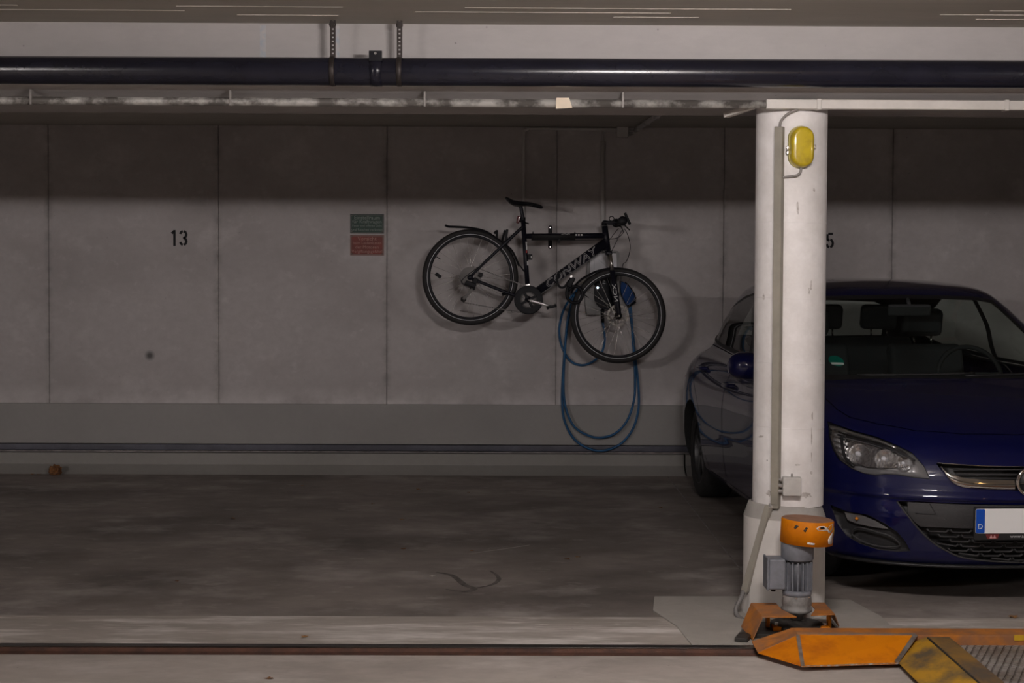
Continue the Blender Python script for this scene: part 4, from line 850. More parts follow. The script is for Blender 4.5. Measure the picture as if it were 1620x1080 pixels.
MB().lathe([(0, 0), (0.010, 0), (0.010, 0.014), (0, 0.014)], ((tb0.x + tb1.x) / 2, MY - 0.01, tz0), (0, 0, -1), 12).build('cable_gland', m_black, tb)
MB().lathe([(0, zg0 - zg1), (0.055, zg0 - zg1), (0.062, zg0 - zg1 - 0.012), (0.064, 0.040), (0.060, 0.026), (0.066, 0.020), (0.066, 0.008), (0.050, 0.0), (0.030, -0.012), (0.026, -0.03), (0, -0.03)], (mc.x, MY, zg1), (0, 0, 1), 40).build('gear_housing', m_motor2, mo)
for k in range(6):
    a = math.pi * 2 * k / 6 + 0.3; MB().lathe([(0, 0.006), (0.006, 0.006), (0.006, 0)], (mc.x + 0.060 * math.cos(a), MY + 0.060 * math.sin(a), zg0 - 0.012), (0, 0, 1), 6, False).build('bolt', m_zinc, mo)
zz = 0.030
MB().lathe([(0, zg1 - zz - 0.028), (0.020, zg1 - zz - 0.028), (0.022, 0.024), (0.070, 0.018), (0.112, 0.016), (0.114, 0.004), (0.10, 0.0), (0, 0.0)], (mc.x, MY, zz), (0, 0, 1), 36).build('drive_wheel', m_dark, mo)

# folded orange housing over the drive wheel
dh = empty('drive_housing', (mc.x, MY, 0)); tag(dh, 'folded orange sheet-metal housing around the foot of the motor', 'housing')
zt_ = 0.112
def plate(pts, th, name, m, par, bev=0.001):
    P = [Vector(p) for p in pts]; nn = (P[1] - P[0]).cross(P[-1] - P[0]).normalized()
    nn = nn if nn.z >= 0 else -nn
    n_ = len(P); return MB().add(P + [p - nn * th for p in P], [tuple(range(n_)), tuple(reversed(range(n_, 2 * n_)))] + [(i, (i + 1) % n_, n_ + (i + 1) % n_, n_ + i) for i in range(n_)]).build(name, m, par, bev, seg=1)
RL, FL, FR, RR = atz(1188, 953, zt_), atz(1206, 975, zt_), atz(1321, 971, zt_), atz(1304, 952.5, zt_)
ml = mc.x - 0.068; mr = mc.x + 0.068
plate([FL, (ml + 0.035, FL.y, zt_), (ml - 0.004, MY - 0.03, zt_), (ml - 0.004, RL.y, zt_), RL], 0.005, 'top_plate', m_orange_dirt_shade, dh)
plate([(mr - 0.035, FR.y - 0.02, zt_), FR, RR, (mr + 0.006, RR.y, zt_), (mr + 0.006, MY - 0.03, zt_)], 0.005, 'top_plate', m_orange_dirt_shade, dh)
BL, BF, BM = atz(1172, 991, 0.035), atz(1190, 1012, 0.012), atz(1196, 1000, 0.07)
plate([FL, RL, BL, BF], 0.005, 'side_plate', m_orange_dirt_shade, dh)
plate([RR, FR, atz(1328, 990, 0.025), atz(1316, 975, 0.025)], 0.005, 'side_plate', m_orange_dirt_shade, dh)
MB().box(FL.x - 0.02, FR.x + 0.03, 6.56, 6.80, 0.0105, 0.028).build('base_plate', m_dark, dh, 0.002)
fa = atz(1174, 1010, 0.02); MB().obox((fa.x + 0.01, fa.y + 0.03, 0.019), (1, -0.35, 0), (0.35, 1, 0), (0, 0, 1), 0.028, 0.055, 0.0085).build('floor_anchor', m_dark, dh, 0.003)
for x in (mc.x - 0.125, mc.x + 0.14):
    MB().box(x - 0.007, x + 0.007, MY - 0.02, MY + 0.02, 0.028, 0.106).build('post', m_orange, dh, 0.002)
    MB().lathe([(0, 0.012), (0.009, 0.012), (0.009, 0)], (x + (0.03 if x < mc.x else -0.03), MY - 0.05, 0.046), (0, 0, 1), 6, False).build('bolt', m_zinc, dh)
    MB().box(x - 0.02 + (0.03 if x < mc.x else -0.03), x + 0.02 + (0.03 if x < mc.x else -0.03), MY - 0.08, MY - 0.03, 0.028, 0.046).build('bearing_block', m_orange, dh, 0.003)
# ------------------------------------------------------------------ parking pallet
m_yel = mat('worn_yellow_paint', (0.47, 0.25, 0.016), 0.5, c2=(0.105, 0.078, 0.05), scale=5, lo=0.40, hi=0.60, stretch=(1.2, 0.7, 1))
m_yel2 = mat('grimy_yellow_paint', (0.27, 0.145, 0.03), 0.55, c2=(0.095, 0.07, 0.05), scale=5, lo=0.40, hi=0.62, stretch=(1.2, 0.7, 1))
m_deck = mat('galvanised_tread_sheet', (0.34, 0.31, 0.285), 0.45, 0.5, c2=(0.20, 0.165, 0.14), scale=6)
nt = m_deck.node_tree; bsd = nt.nodes['Principled BSDF']
g = nt.nodes.new('ShaderNodeNewGeometry'); mp = nt.nodes.new('ShaderNodeMapping'); mp.inputs['Rotation'].default_value = (0, 0, math.radians(24)); wv = nt.nodes.new('ShaderNodeTexWave'); wv.inputs['Scale'].default_value = 11.5; wv.inputs['Distortion'].default_value = 0.6; wv.inputs['Detail'].default_value = 0
bmp = nt.nodes.new('ShaderNodeBump'); bmp.inputs['Strength'].default_value = 1.0; bmp.inputs['Distance'].default_value = 0.012
rp = nt.nodes.new('ShaderNodeMapRange'); rp.inputs['From Min'].default_value = 0.0; rp.inputs['From Max'].default_value = 0.22
nt.links.new(g.outputs['Position'], mp.inputs['Vector']); nt.links.new(mp.outputs['Vector'], wv.inputs['Vector']); nt.links.new(wv.outputs['Fac'], rp.inputs['Value']); nt.links.new(rp.outputs['Result'], bmp.inputs['Height']); nt.links.new(bmp.outputs['Normal'], bsd.inputs['Normal'])
pl = empty('parking_pallet', (2.75, 4.0, 0)); tag(pl, 'orange and yellow steel parking pallet lying in the lower right corner', 'parking pallet')
zt2 = 0.090
C0, B0, T0 = atz(1262, 1004, zt2), atz(1268, 1053, 0.024), atz(1199, 1032, 0.026)
yb0, yt0, yt1 = B0.y, C0.y, atz(1400, 993, zt2).y
Ct, Bt = atz(1450, 1004, zt2), atz(1421, 1048, 0.024)
PX1 = 4.10
MB().prism([(yt0, zt2), (yt1, zt2), (yt1, 0.045), (yt0, 0.045)], lambda u, v: (C0.x, u, v), (PX1 - C0.x, 0, 0)).build('cross_beam', m_orange_dirt_shade, pl, 0.003)
plate([B0, Bt, (Ct.x, yt0, zt2), (C0.x, yt0, zt2)], 0.006, 'front_skirt', m_orange, pl)
E0, D0 = atz(1189, 1014, 0.045), atz(1252, 993, zt2)
plate([T0, (C0.x, yt0, zt2), (C0.x, yt1, zt2), E0], 0.005, 'nose_plate', m_orange_dirt_shade, pl)  # top facet: the darker dirty orange paints in its shade
plate([T0, B0, (C0.x, yt0, zt2)], 0.005, 'nose_plate', m_orange, pl)
MB().bar(Vector((C0.x, yt0, zt2)) + Vector((0, -0.003, 0.001)), B0 + Vector((0.004, -0.003, 0.003)), 0.015, 0.003, (0, -0.4, 1)).build('weld_seam', m_scrape, pl)
MB().bar(Vector((Ct.x, yt0, zt2)) + Vector((-0.006, -0.002, 0.002)), Bt + Vector((-0.006, -0.003, 0.004)), 0.018, 0.004, (0, -0.4, 1)).build('weld_seam', m_scrape, pl)
MB().bar(B0 + Vector((0, 0.001, -0.002)), Bt + Vector((0, 0.001, -0.002)), 0.006, 0.006, (0, 0, 1)).build('bottom_edge', mat('chipped_orange_edge', (0.40, 0.16, 0.04), 0.5, c2=(0.45, 0.40, 0.36), scale=45, lo=0.42, hi=0.52), pl)
MB().box(C0.x + 0.0, Ct.x, yt0 - 0.001, yt0 + 0.030, zt2, zt2 + 0.003).build('top_strip', mat('scuffed_orange_strip', (0.50, 0.19, 0.03), 0.5, c2=(0.26, 0.17, 0.13), scale=12, lo=0.42, hi=0.58), pl)
xo = Bt.x; xr = atz(1520, 1055, 0.085).x; xi = atz(1590, 1080, 0.085).x
YF = 1.30
MB().prism([(xo, 0.024), (xr, 0.085), (xr, 0.03), (xo + 0.01, 0.018)], lambda u, v: (u, yt0 - 0.005, v), (0, YF - yt0, 0)).build('wing_slope', m_yel, pl, 0.002)
MB().prism([(xr, 0.0855), (xi, 0.0855), (xi + 0.012, 0.045), (xi, 0.03), (xr, 0.03)], lambda u, v: (u, yt0 - 0.005, v), (0, YF - yt0, 0)).build('wing_top', m_yel2, pl, 0.003)
MB().box(xr - 0.004, xr + 0.004, YF, yt0 - 0.03, 0.0845, 0.0885).build('ridge', m_dark, pl, 0.001)
w2 = PX1 - 0.02
MB().prism([(w2 - (xi - xo), 0.0855), (w2, 0.0855), (w2, 0.01), (w2 - (xi - xo), 0.03)], lambda u, v: (u, yt0 - 0.005, v), (0, YF - yt0, 0)).build('wing_top', m_yel, pl, 0.003)
dk = MB(); x0_, x1_ = xi - 0.01, w2 - (xi - xo) + 0.01; pr = []
y = yt0 + 0.01
while y > YF: pr += [(y, 0.050), (y - 0.010, 0.050), (y - 0.014, 0.046), (y - 0.022, 0.046)]; y -= 0.026
vs = [(x, a, b) for x in (x0_, x1_) for a, b in pr]; n_ = len(pr)
dk.add(vs, [(i, i + 1, n_ + i + 1, n_ + i) for i in range(n_ - 1)]).build('tread_deck', m_deck, pl)
MB().box(x0_, x1_, YF, yt0, 0.02, 0.04).build('deck_frame', m_dark, pl)
for px in (1612,): 
    a_ = atz(px, 999.5, zt2); MB().box(a_.x - 0.04, a_.x + 0.04, yt0 - 0.004, yt0 + 0.004, zt2 - 0.02, zt2 + 0.002).build('paint_patch', mat('bright_yellow_paint', (0.60, 0.36, 0.02), 0.5), pl)

# ------------------------------------------------------------------ leaves and litter
m_leaf = mat('dry_brown_leaf', (0.30, 0.135, 0.045), 0.8, c2=(0.16, 0.07, 0.03), scale=40)
m_leaf2 = mat('dry_tan_leaf', (0.42, 0.23, 0.09), 0.8, c2=(0.25, 0.12, 0.05), scale=40)
def leaf_mesh(seed):
    rnd = random.Random(seed); vs = []; fs = []
    out = [(0, -1), (0.25, -0.6), (0.62, -0.5), (0.45, -0.1), (0.8, 0.2), (0.40, 0.35), (0.30, 0.75), (0, 1.1), (-0.30, 0.7), (-0.42, 0.3), (-0.75, 0.15), (-0.45, -0.15), (-0.6, -0.55), (-0.22, -0.62)]
    vs = [(0, 0, 0.10)] + [(u * rnd.uniform(.85, 1.15), v * rnd.uniform(.85, 1.15), 0.16 * abs(u) ** 1.5 + rnd.uniform(0.02, 0.45) * (abs(u) + 0.3 * abs(v))) for u, v in out]
    n_ = len(out); fs = [(0, i + 1, (i + 1) % n_ + 1) for i in range(n_)]
    me = bpy.data.meshes.new('leaf'); me.from_pydata(vs, [], fs); me.update(); return me
LM = [leaf_mesh(k) for k in range(4)]
for k, me in enumerate(LM): me.materials.append(m_leaf if k % 2 else m_leaf2)
def leaf(px, py, s, k, label, group=None, z=0.001):
    p = atz(px, py, z); o = link('leaf', LM[k % 4], None, p); o.scale = (s, s, s * 0.8); o.rotation_euler = (0, 0, k * 1.3)
    tag(o, label, 'leaf', group)
leaf(1603, 976, 0.030, 0, 'dry brown leaf on the floor in front of the car', z=0.005)
leaf(426, 1073, 0.020, 1, 'small tan leaf on the aisle floor at the bottom edge')
leaf(482, 1007, 0.020, 2, 'flat brown leaf on the pale strip behind the rail', z=0.005)
leaf(897, 884, 0.020, 3, 'tan leaf lying below the bicycle, left of a second one')
leaf(914, 881, 0.017, 4, 'tan leaf lying below the bicycle, right of a second one')
leaf(280, 919, 0.016, 5, 'yellowish leaf on the dark floor at lower left')
for k, (px, py) in enumerate(((478, 768), (705, 772), (662, 774), (741, 779), (636, 822), (638, 868), (746, 871), (590, 797), (368, 820), (1030, 804), (1045, 803))):
    leaf(px, py, 0.014 + 0.004 * (k % 3), k, 'tiny dry leaf scattered on the dark bay floor', 'tiny leaves on the bay floor')
lc = empty('leaf_clump', atz(106, 742, 0)); tag(lc, 'crumpled rust-brown leaf clump against the kerb at far left', 'leaf')
b = atz(106, 742, 0); b = Vector((b.x, 11.66, 0))
bm = bmesh.new(); bmesh.ops.create_icosphere(bm, subdivisions=3, radius=0.045)
rr = random.Random(3)
for v in bm.verts: v.co *= 0.75 + 0.5 * rr.random(); v.co.z = max(v.co.z * 0.95, -0.030)
me = bpy.data.meshes.new('crumpled_leaf'); bm.to_mesh(me); bm.free(); me.materials.append(m_leaf); link('crumpled_leaf', me, lc, b + Vector((0, 0, 0.031)))
for dx, dy, s, k in ((-0.12, -0.01, 0.024, 1), (-0.17, 0.0, 0.02, 3)):
    o = link('leaf_fragment', LM[k], lc, b + Vector((dx, dy, 0.002))); o.scale = (s, s, s)
sc_ = link('paper_scrap', LM[2].copy(), None, atz(684, 911, 0.001)); sc_.data.materials.clear(); sc_.data.materials.append(m_sticker); sc_.scale = (0.022, 0.016, 0.012); tag(sc_, 'small crumpled white paper scrap on the bay floor', 'paper')

# ------------------------------------------------------------------ car: a shell of plan contours, cut into panels, panes and openings
CAR_X, CAR_Y, CAR_A = 2.420, 7.10, math.radians(3.0)
car = empty('car', (CAR_X, CAR_Y, 0), CAR_A); WORLD_AT[car.name] = Vector((0, 0, 0))
tag(car, 'dark blue hatchback car parked nose-out behind the column', 'car')
KZ = [.18, .21, .26, .34, .45, .56, .63, .69, .74, .79, .83, .87, .91, .95, .985, 1.005, 1.03, 1.10, 1.20, 1.30, 1.37, 1.41, 1.44, 1.465, 1.485, 1.50, 1.508]
KEYS = dict(
    W=[.80, .84, .866, .885, .898, .905, .907, .907, .905, .899, .891, .88, .862, .835, .800, .770, .748, .727, .695, .656, .622, .600, .572, .530, .460, .33, .18],
    F=[.16, .09, .055, .025, 0.0, .005, .025, .055, .10, .175, .27, .40, .56, .76, .96, 1.07, 1.14, 1.275, 1.465, 1.665, 1.81, 1.90, 1.97, 2.07, 2.22, 2.36, 2.50],
    LF=[.62, .70, .76, .80, .82, .84, .84, .83, .80, .75, .70, .64, .58, .53, .49, .46, .44, .42, .40, .38, .36, .36, .37, .38, .40, .38, .30],
    NF=[2.6, 2.5, 2.4, 2.35, 2.35, 2.35, 2.35, 2.35, 2.35, 2.4, 2.5, 2.6, 2.7, 2.7, 2.6, 2.5, 2.4, 2.35, 2.3, 2.3, 2.3, 2.3, 2.3, 2.3, 2.3, 2.2, 2.0],
    R=[4.26, 4.33, 4.37, 4.40, 4.42, 4.42, 4.415, 4.41, 4.40, 4.39, 4.38, 4.37, 4.355, 4.335, 4.31, 4.29, 4.27, 4.20, 4.09, 3.98, 3.90, 3.84, 3.77, 3.67, 3.5, 3.40, 3.30],
    LR=[.45, .5, .5, .52, .55, .55, .55, .55, .55, .55, .55, .55, .56, .58, .6, .62, .64, .66, .68, .66, .62, .6, .58, .55, .5, .42, .36])
def pchip(x, y):
    x = np.array(x, float); y = np.array(y, float); h = np.diff(x); d = np.diff(y) / h; m = np.zeros(len(x))
    for i in range(1, len(x) - 1):
        if d[i - 1] * d[i] > 0:
            w1 = 2 * h[i] + h[i - 1]; w2 = h[i] + 2 * h[i - 1]; m[i] = (w1 + w2) / (w1 / d[i - 1] + w2 / d[i])
    m[0] = d[0]; m[-1] = d[-1]
    def f(t):
        t = min(max(t, x[0]), x[-1]); i = max(min(int(np.searchsorted(x, t, side='right')) - 1, len(x) - 2), 0); s = (t - x[i]) / h[i]
        return float((2 * s**3 - 3 * s**2 + 1) * y[i] + (s**3 - 2 * s**2 + s) * h[i] * m[i] + (-2 * s**3 + 3 * s**2) * y[i + 1] + (s**3 - s**2) * h[i] * m[i + 1])
    return f
KEYS['W'] = [w * (1.03 if z < 1.15 else 1.055) for z, w in zip(KZ, KEYS['W'])]
for k, v in dict(W=.902, F=-.012, LF=.835, NF=2.35, R=4.42, LR=.55).items(): KEYS[k].insert(5, v * (1.03 if k == 'W' else 1.0))
for k, v in dict(W=.901, F=.004, LF=.83, NF=2.35, R=4.42, LR=.55).items(): KEYS[k].insert(5, v * (1.03 if k == 'W' else 1.0))
KZ[5:5] = [.505, .522]
PC = {k: pchip(KZ, v) for k, v in KEYS.items()}
def fronty(x, z):
    W, n = PC['W'](z), PC['NF'](z); s = min(abs(x) / W, 1.0)
    return PC['F'](z) + PC['LF'](z) * (1 - max(0.0, 1 - s**n) ** (1 / n))
def sidex(y, z):
    W, n = PC['W'](z), PC['NF'](z); u = (y - PC['F'](z)) / PC['LF'](z)
    if u < 1: return W * (1 - max(0, 1 - max(u, 0)) ** n) ** (1 / n)
    u = (PC['R'](z) - y) / PC['LR'](z)
    if u < 1: return W * (1 - max(0, 1 - max(u, 0)) ** 2.3) ** (1 / 2.3)
    return W
NF_, NS_, NR_ = 30, 34, 16
def half_ring(z):
    W, F, LF, n, R, LR = (PC[k](z) for k in ('W', 'F', 'LF', 'NF', 'R', 'LR'))
    def arcp(L, nn, cnt):
        a = np.linspace(0, math.pi / 2, 300); xs = W * np.sin(a) ** (2 / nn); ys = L * (1 - np.maximum(np.cos(a), 0) ** (2 / nn))
        d = np.concatenate([[0], np.cumsum(np.hypot(np.diff(xs), np.diff(ys)))]); t = np.linspace(0, d[-1], cnt)
        return np.interp(t, d, xs), np.interp(t, d, ys)
    fx, fy = arcp(LF, n, NF_); rx, ry = arcp(LR, 2.3, NR_)
    pts = [(x, F + y) for x, y in zip(fx, fy)]
    ys = np.linspace(F + LF, R - LR, NS_)[1:-1]; pts += [(W, y) for y in ys]
    pts += [(x, R - y) for x, y in zip(rx[::-1], ry[::-1])]
    return pts
zs = list(np.arange(.18, .48, .022)) + list(np.arange(.48, .56, .007)) + list(np.arange(.56, .72, .022)) + list(np.arange(.72, 1.03, .011)) + list(np.arange(1.03, 1.42, .024)) + list(np.arange(1.42, 1.5, .007)) + [1.5, 1.504, 1.508]
V, FC = [], []; NH = NF_ + NS_ - 2 + NR_; NT = 2 * NH - 2
for z in zs:
    h = half_ring(z); V += [(x, y, z) for x, y in h] + [(-x, y, z) for x, y in h[-2:0:-1]]
for i in range(len(zs) - 1):
    for k in range(NT): q_ = (k + 1) % NT; FC.append((i * NT + k, i * NT + q_, (i + 1) * NT + q_, (i + 1) * NT + k))
FC.append(tuple(reversed(range(NT)))); FC.append(tuple((len(zs) - 1) * NT + k for k in range(NT)))
me = bpy.data.meshes.new('car_shell'); me.from_pydata(V, [], FC); me.update()
tmp = bpy.data.objects.new('car_shell', me); col.objects.link(tmp)
AXF, AXR, RA, WR = 0.93, 3.615, 0.350, 0.318
cut = MB()
for y in (AXF, AXR):
    for s in (-1, 1): cut.tube([(s * 0.60, y, WR), (s * 1.1, y, WR)], RA, 48)
cme = cut.mesh('arch_cutter', m_black, Vector((0, 0, 0))); cob = bpy.data.objects.new('arch_cutter', cme); col.objects.link(cob)
bo = tmp.modifiers.new('arch', 'BOOLEAN'); bo.object = cob; bo.operation = 'DIFFERENCE'; bo.solver = 'EXACT'
dg = bpy.context.evaluated_depsgraph_get(); cutme = bpy.data.meshes.new_from_object(tmp.evaluated_get(dg))
bpy.data.objects.remove(tmp); bpy.data.objects.remove(cob)
bm = bmesh.new(); bm.from_mesh(cutme); bmesh.ops.recalc_face_normals(bm, faces=bm.faces); bm.normal_update()
for f in bm.faces: f.material_index = 0
PART = {'body': 0, 'liner': 1}
def pid(n):
    if n not in PART: PART[n] = len(PART)
    return PART[n]
for f in bm.faces:
    c = f.calc_center_median()
    if f.normal.z < -0.9 and c.z < 0.19: f.material_index = 1
    for y in (AXF, AXR):
        if math.hypot(c.y - y, c.z - WR) < RA + 0.003 and abs(c.x) < 0.915 and (abs(f.normal.x) < 0.35 or abs(c.x) < 0.62): f.material_index = 1
def inside(p, poly):
    r = False; n = len(poly); j = n - 1
    for i in range(n):
        if (poly[i][1] > p[1]) != (poly[j][1] > p[1]) and p[0] < (poly[j][0] - poly[i][0]) * (p[1] - poly[i][1]) / (poly[j][1] - poly[i][1]) + poly[i][0]: r = not r
        j = i
    return r
def grow(poly, d):
    n = len(poly); A = sum(poly[i][0] * poly[(i + 1) % n][1] - poly[(i + 1) % n][0] * poly[i][1] for i in range(n)); sg = 1 if A > 0 else -1; out = []
    for i in range(n):
        a, b, c = Vector(poly[i - 1]), Vector(poly[i]), Vector(poly[(i + 1) % n]); e1 = (b - a).normalized(); e2 = (c - b).normalized()
        n1 = Vector((e1.y, -e1.x)) * sg; n2 = Vector((e2.y, -e2.x)) * sg; mm = n1 + n2
        out.append(tuple(b + mm * (d / max(0.35, 1 + n1.dot(n2)))))
    return out
def cut_region(poly, axis, name, cond, only=(0,)):
    """Cut the shell along poly seen down one axis and give the faces inside to a part."""
    I, J = {'x': (1, 2), 'y': (0, 2), 'z': (0, 1)}[axis]
    us = [p[0] for p in poly]; vs_ = [p[1] for p in poly]; u0, u1, v0, v1 = min(us) - .03, max(us) + .03, min(vs_) - .03, max(vs_) + .03
    fs = []
    for f in bm.faces:
        if f.material_index not in only: continue
        c = f.calc_center_median()
        if not cond(c, f.normal): continue
        a = [v.co[I] for v in f.verts]; b = [v.co[J] for v in f.verts]
        if max(a) < u0 or min(a) > u1 or max(b) < v0 or min(b) > v1: continue
        fs.append(f)
    geom = set(fs)
    for f in fs: geom.update(f.edges); geom.update(f.verts)
    geom = list(geom)
    n = len(poly)
    for i in range(n):
        a, b = poly[i], poly[(i + 1) % n]; co = [0, 0, 0]; no = [0, 0, 0]
        co[I], co[J] = a; no[I], no[J] = (b[1] - a[1]), -(b[0] - a[0])
        if no[I] ** 2 + no[J] ** 2 < 1e-12: continue
        r = bmesh.ops.bisect_plane(bm, geom=geom, dist=1e-6, plane_co=co, plane_no=no); geom = r['geom']
    k = pid(name)
    for f in geom:
        if isinstance(f, bmesh.types.BMFace) and f.is_valid:
            c = f.calc_center_median()
            if inside((c[I], c[J]), poly): f.material_index = k
def smooth_poly(p, n=4): return [(v.x, v.z) for v in spline([(a, 0, b) for a, b in p], n, True)]
mir = lambda p: [(-a, b) for a, b in p][::-1]
FRONT = lambda c, n: c.y < 1.0 and n.y < 0.25 and c.z < 0.95
HEAD = [(-.796, .825), (-.767, .814), (-.712, .796), (-.629, .777), (-.552, .745), (-.499, .717), (-.459, .661), (-.442, .611), (-.503, .614), (-.573, .622), (-.621, .621), (-.658, .612), (-.703, .616), (-.746, .632), (-.786, .665), (-.805, .708), (-.809, .766)]
FOG = [(-.824, .446), (-.767, .427), (-.69, .424), (-.621, .39), (-.57, .355), (-.533, .312), (-.506, .264), (-.56, .256), (-.634, .257), (-.707, .276), (-.758, .306), (-.794, .359)]
GR_H = [(-.405, .678), (-.286, .676), (-.07, .671), (0, .670), (0, .562), (-.085, .564), (-.213, .571), (-.299, .579), (-.352, .606), (-.379, .636)]
IN_H = [(-.578, .500), (-.485, .505), (-.25, .502), (0, .500), (0, .214), (-.142, .222), (-.275, .239), (-.354, .269), (-.426, .314), (-.491, .379), (-.541, .443)]
def full(hp):
    c = [p for p in hp if p[0] < -1e-6]; top = [p for p in hp]
    i = next(k for k, p in enumerate(hp) if p[0] > -1e-6)       # first centre point
    left_top, left_bot = hp[:i], hp[i + 2:]
    return left_top + [hp[i]] + mir(left_top) + mir(left_bot) + [hp[i + 1]] + left_bot
for s, P in (('l', HEAD), ('r', mir(HEAD))):
    cut_region(grow(P, .004), 'y', 'seam', FRONT); cut_region(P, 'y', 'headlight_' + s, FRONT, (PART['seam'],))
for s, P in (('l', FOG), ('r', mir(FOG))): cut_region(P, 'y', 'fog_' + s, FRONT)
cut_region(full(GR_H), 'y', 'grille', FRONT)
cut_region(full(IN_H), 'y', 'intake', FRONT)
BON = [(-.001, .195), (-.25, .212), (-.45, .275), (-.60, .385), (-.70, .50), (-.735, .62), (-.748, .80), (-.735, .96), (-.70, 1.10), (-.45, 1.075), (0, 1.045)]
BONF = BON[:-1] + [(0, 1.045)] + [(-a, b) for a, b in BON[1:-1]][::-1]
TOPB = lambda c, n: c.y < 1.3 and n.z > 0.1 and c.z > 0.6
cut_region(grow(BONF, .003), 'z', 'seam', TOPB); cut_region(grow(BONF, -.003), 'z', 'bonnet', TOPB, (PART['seam'],))
WS = [(-.685, 1.012), (-.655, 1.10), (-.62, 1.20), (-.58, 1.30), (-.54, 1.372), (-.43, 1.390), (-.2, 1.398), (0, 1.40)]
WSF = WS + [(-a, b) for a, b in WS[:-1]][::-1] + [(.35, 1.008), (0, 1.010), (-.35, 1.008)]
WCOND = lambda c, n: 0.9 < c.y < 2.3 and c.z > 0.98 and n.y < -0.1
cut_region(grow(WSF, .022), 'y', 'black_edge', WCOND); cut_region(WSF, 'y', 'windscreen', WCOND, (PART['black_edge'],))
RW = [(-.52, 1.09), (-.50, 1.20), (-.46, 1.31), (-.40, 1.335), (0, 1.345), (.40, 1.335), (.46, 1.31), (.50, 1.20), (.52, 1.09), (0, 1.075)]
RCOND = lambda c, n: c.y > 3.5 and c.z > 1.0 and n.y > 0.3
cut_region(grow(RW, .02), 'y', 'rear_edge', RCOND); cut_region(RW, 'y', 'rear_window', RCOND, (PART['rear_edge'],))
W1 = [(1.52, 1.022), (1.66, 1.12), (1.86, 1.25), (2.06, 1.345), (2.28, 1.398), (2.52, 1.415), (2.50, 1.20), (2.47, 1.030)]
W2 = [(2.55, 1.034), (2.58, 1.20), (2.60, 1.415), (2.90, 1.405), (3.20, 1.365), (3.45, 1.295), (3.68, 1.20), (3.80, 1.135), (3.70, 1.09), (3.45, 1.062)]
OUT = [(1.48, 1.008), (1.66, 1.14), (1.86, 1.272), (2.06, 1.366), (2.28, 1.418), (2.56, 1.433), (2.90, 1.424), (3.21, 1.384), (3.47, 1.312), (3.71, 1.212), (3.86, 1.135), (3.72, 1.075), (3.45, 1.046), (2.5, 1.018)]
D1 = [(1.36, .99), (1.32, .80), (1.30, .52), (1.34, .30), (1.42, .25), (2.46, .25), (2.50, .32), (2.50, 1.0), (2.3, 1.000), (1.7, .995)]
D2 = [(2.52, 1.0), (2.52, .32), (2.56, .25), (3.10, .25), (3.16, .34), (3.26, .58), (3.42, .72), (3.62, .84), (3.72, .95), (3.74, 1.04), (3.45, 1.03), (3.0, 1.015)]
for sd, sg in (('l', -1), ('r', 1)):
    SC = lambda c, n, sg=sg: c.x * sg > 0.33 and n.x * sg > 0.2 and 1.2 < c.y < 4.1
    cut_region(OUT, 'x', 'window_frame_' + sd, SC)
    cut_region(W1, 'x', 'front_window_' + sd, SC, (PART['window_frame_' + sd],)); cut_region(W2, 'x', 'rear_window_' + sd, SC, (PART['window_frame_' + sd],))
    SD = lambda c, n, sg=sg: c.x * sg > 0.5 and n.x * sg > 0.1 and 1.2 < c.y < 4.1 and c.z < 1.06
    for dn, D in (('front_door_', D1), ('rear_door_', D2)):
        cut_region(grow(D, .0035), 'x', 'seam', SD); cut_region(grow(D, -.0025), 'x', dn + sd, SD, (PART['seam'],))
SILL = lambda c, n: c.z < .26
bm.normal_update()
# vertex normals of the outer skin only, so that panels shade as one smooth surface
nor = {}
for f in bm.faces:
    if f.material_index == 1: continue
    for v in f.verts: nor[v.index if v.index >= 0 else id(v)] = None
bm.verts.index_update(); acc = [Vector((0, 0, 0)) for _ in bm.verts]
for f in bm.faces:
    if f.material_index == 1: continue
    a = f.calc_area()
    for v in f.verts: acc[v.index] += f.normal * a
acc = [a.normalized() if a.length > 1e-12 else Vector((0, 0, 1)) for a in acc]
SHELL = {}
for f in bm.faces: SHELL.setdefault(f.material_index, []).append(([v.index for v in f.verts]))
CO = [v.co.copy() for v in bm.verts]
bm.free()
def panel(part, name, m, parent=car, off=0.0, smooth=True, keep=None, label=None, thick=0.0):
    ids = [f for p in ([part] if isinstance(part, str) else part) for f in SHELL.get(PART[p], [])]
    if keep: ids = [f for f in ids if keep(sum((CO[i] for i in f), Vector((0, 0, 0))) / len(f))]
    used = sorted({i for f in ids for i in f}); mp_ = {i: k for k, i in enumerate(used)}
    c = sum((CO[i] for i in used), Vector((0, 0, 0))) / len(used)
    me = bpy.data.meshes.new(name); me.from_pydata([CO[i] + acc[i] * off - c for i in used], [], [tuple(mp_[i] for i in f) for f in ids])
    me.materials.append(m); me.update()
    if smooth:
        me.polygons.foreach_set('use_smooth', [True] * len(me.polygons)); me.normals_split_custom_set_from_vertices([acc[i] for i in used])
    o = link(name, me, parent, c)
    if thick: so = o.modifiers.new('thick', 'SOLIDIFY'); so.thickness = thick; so.offset = -1
    if label: o['label'] = label
    return o
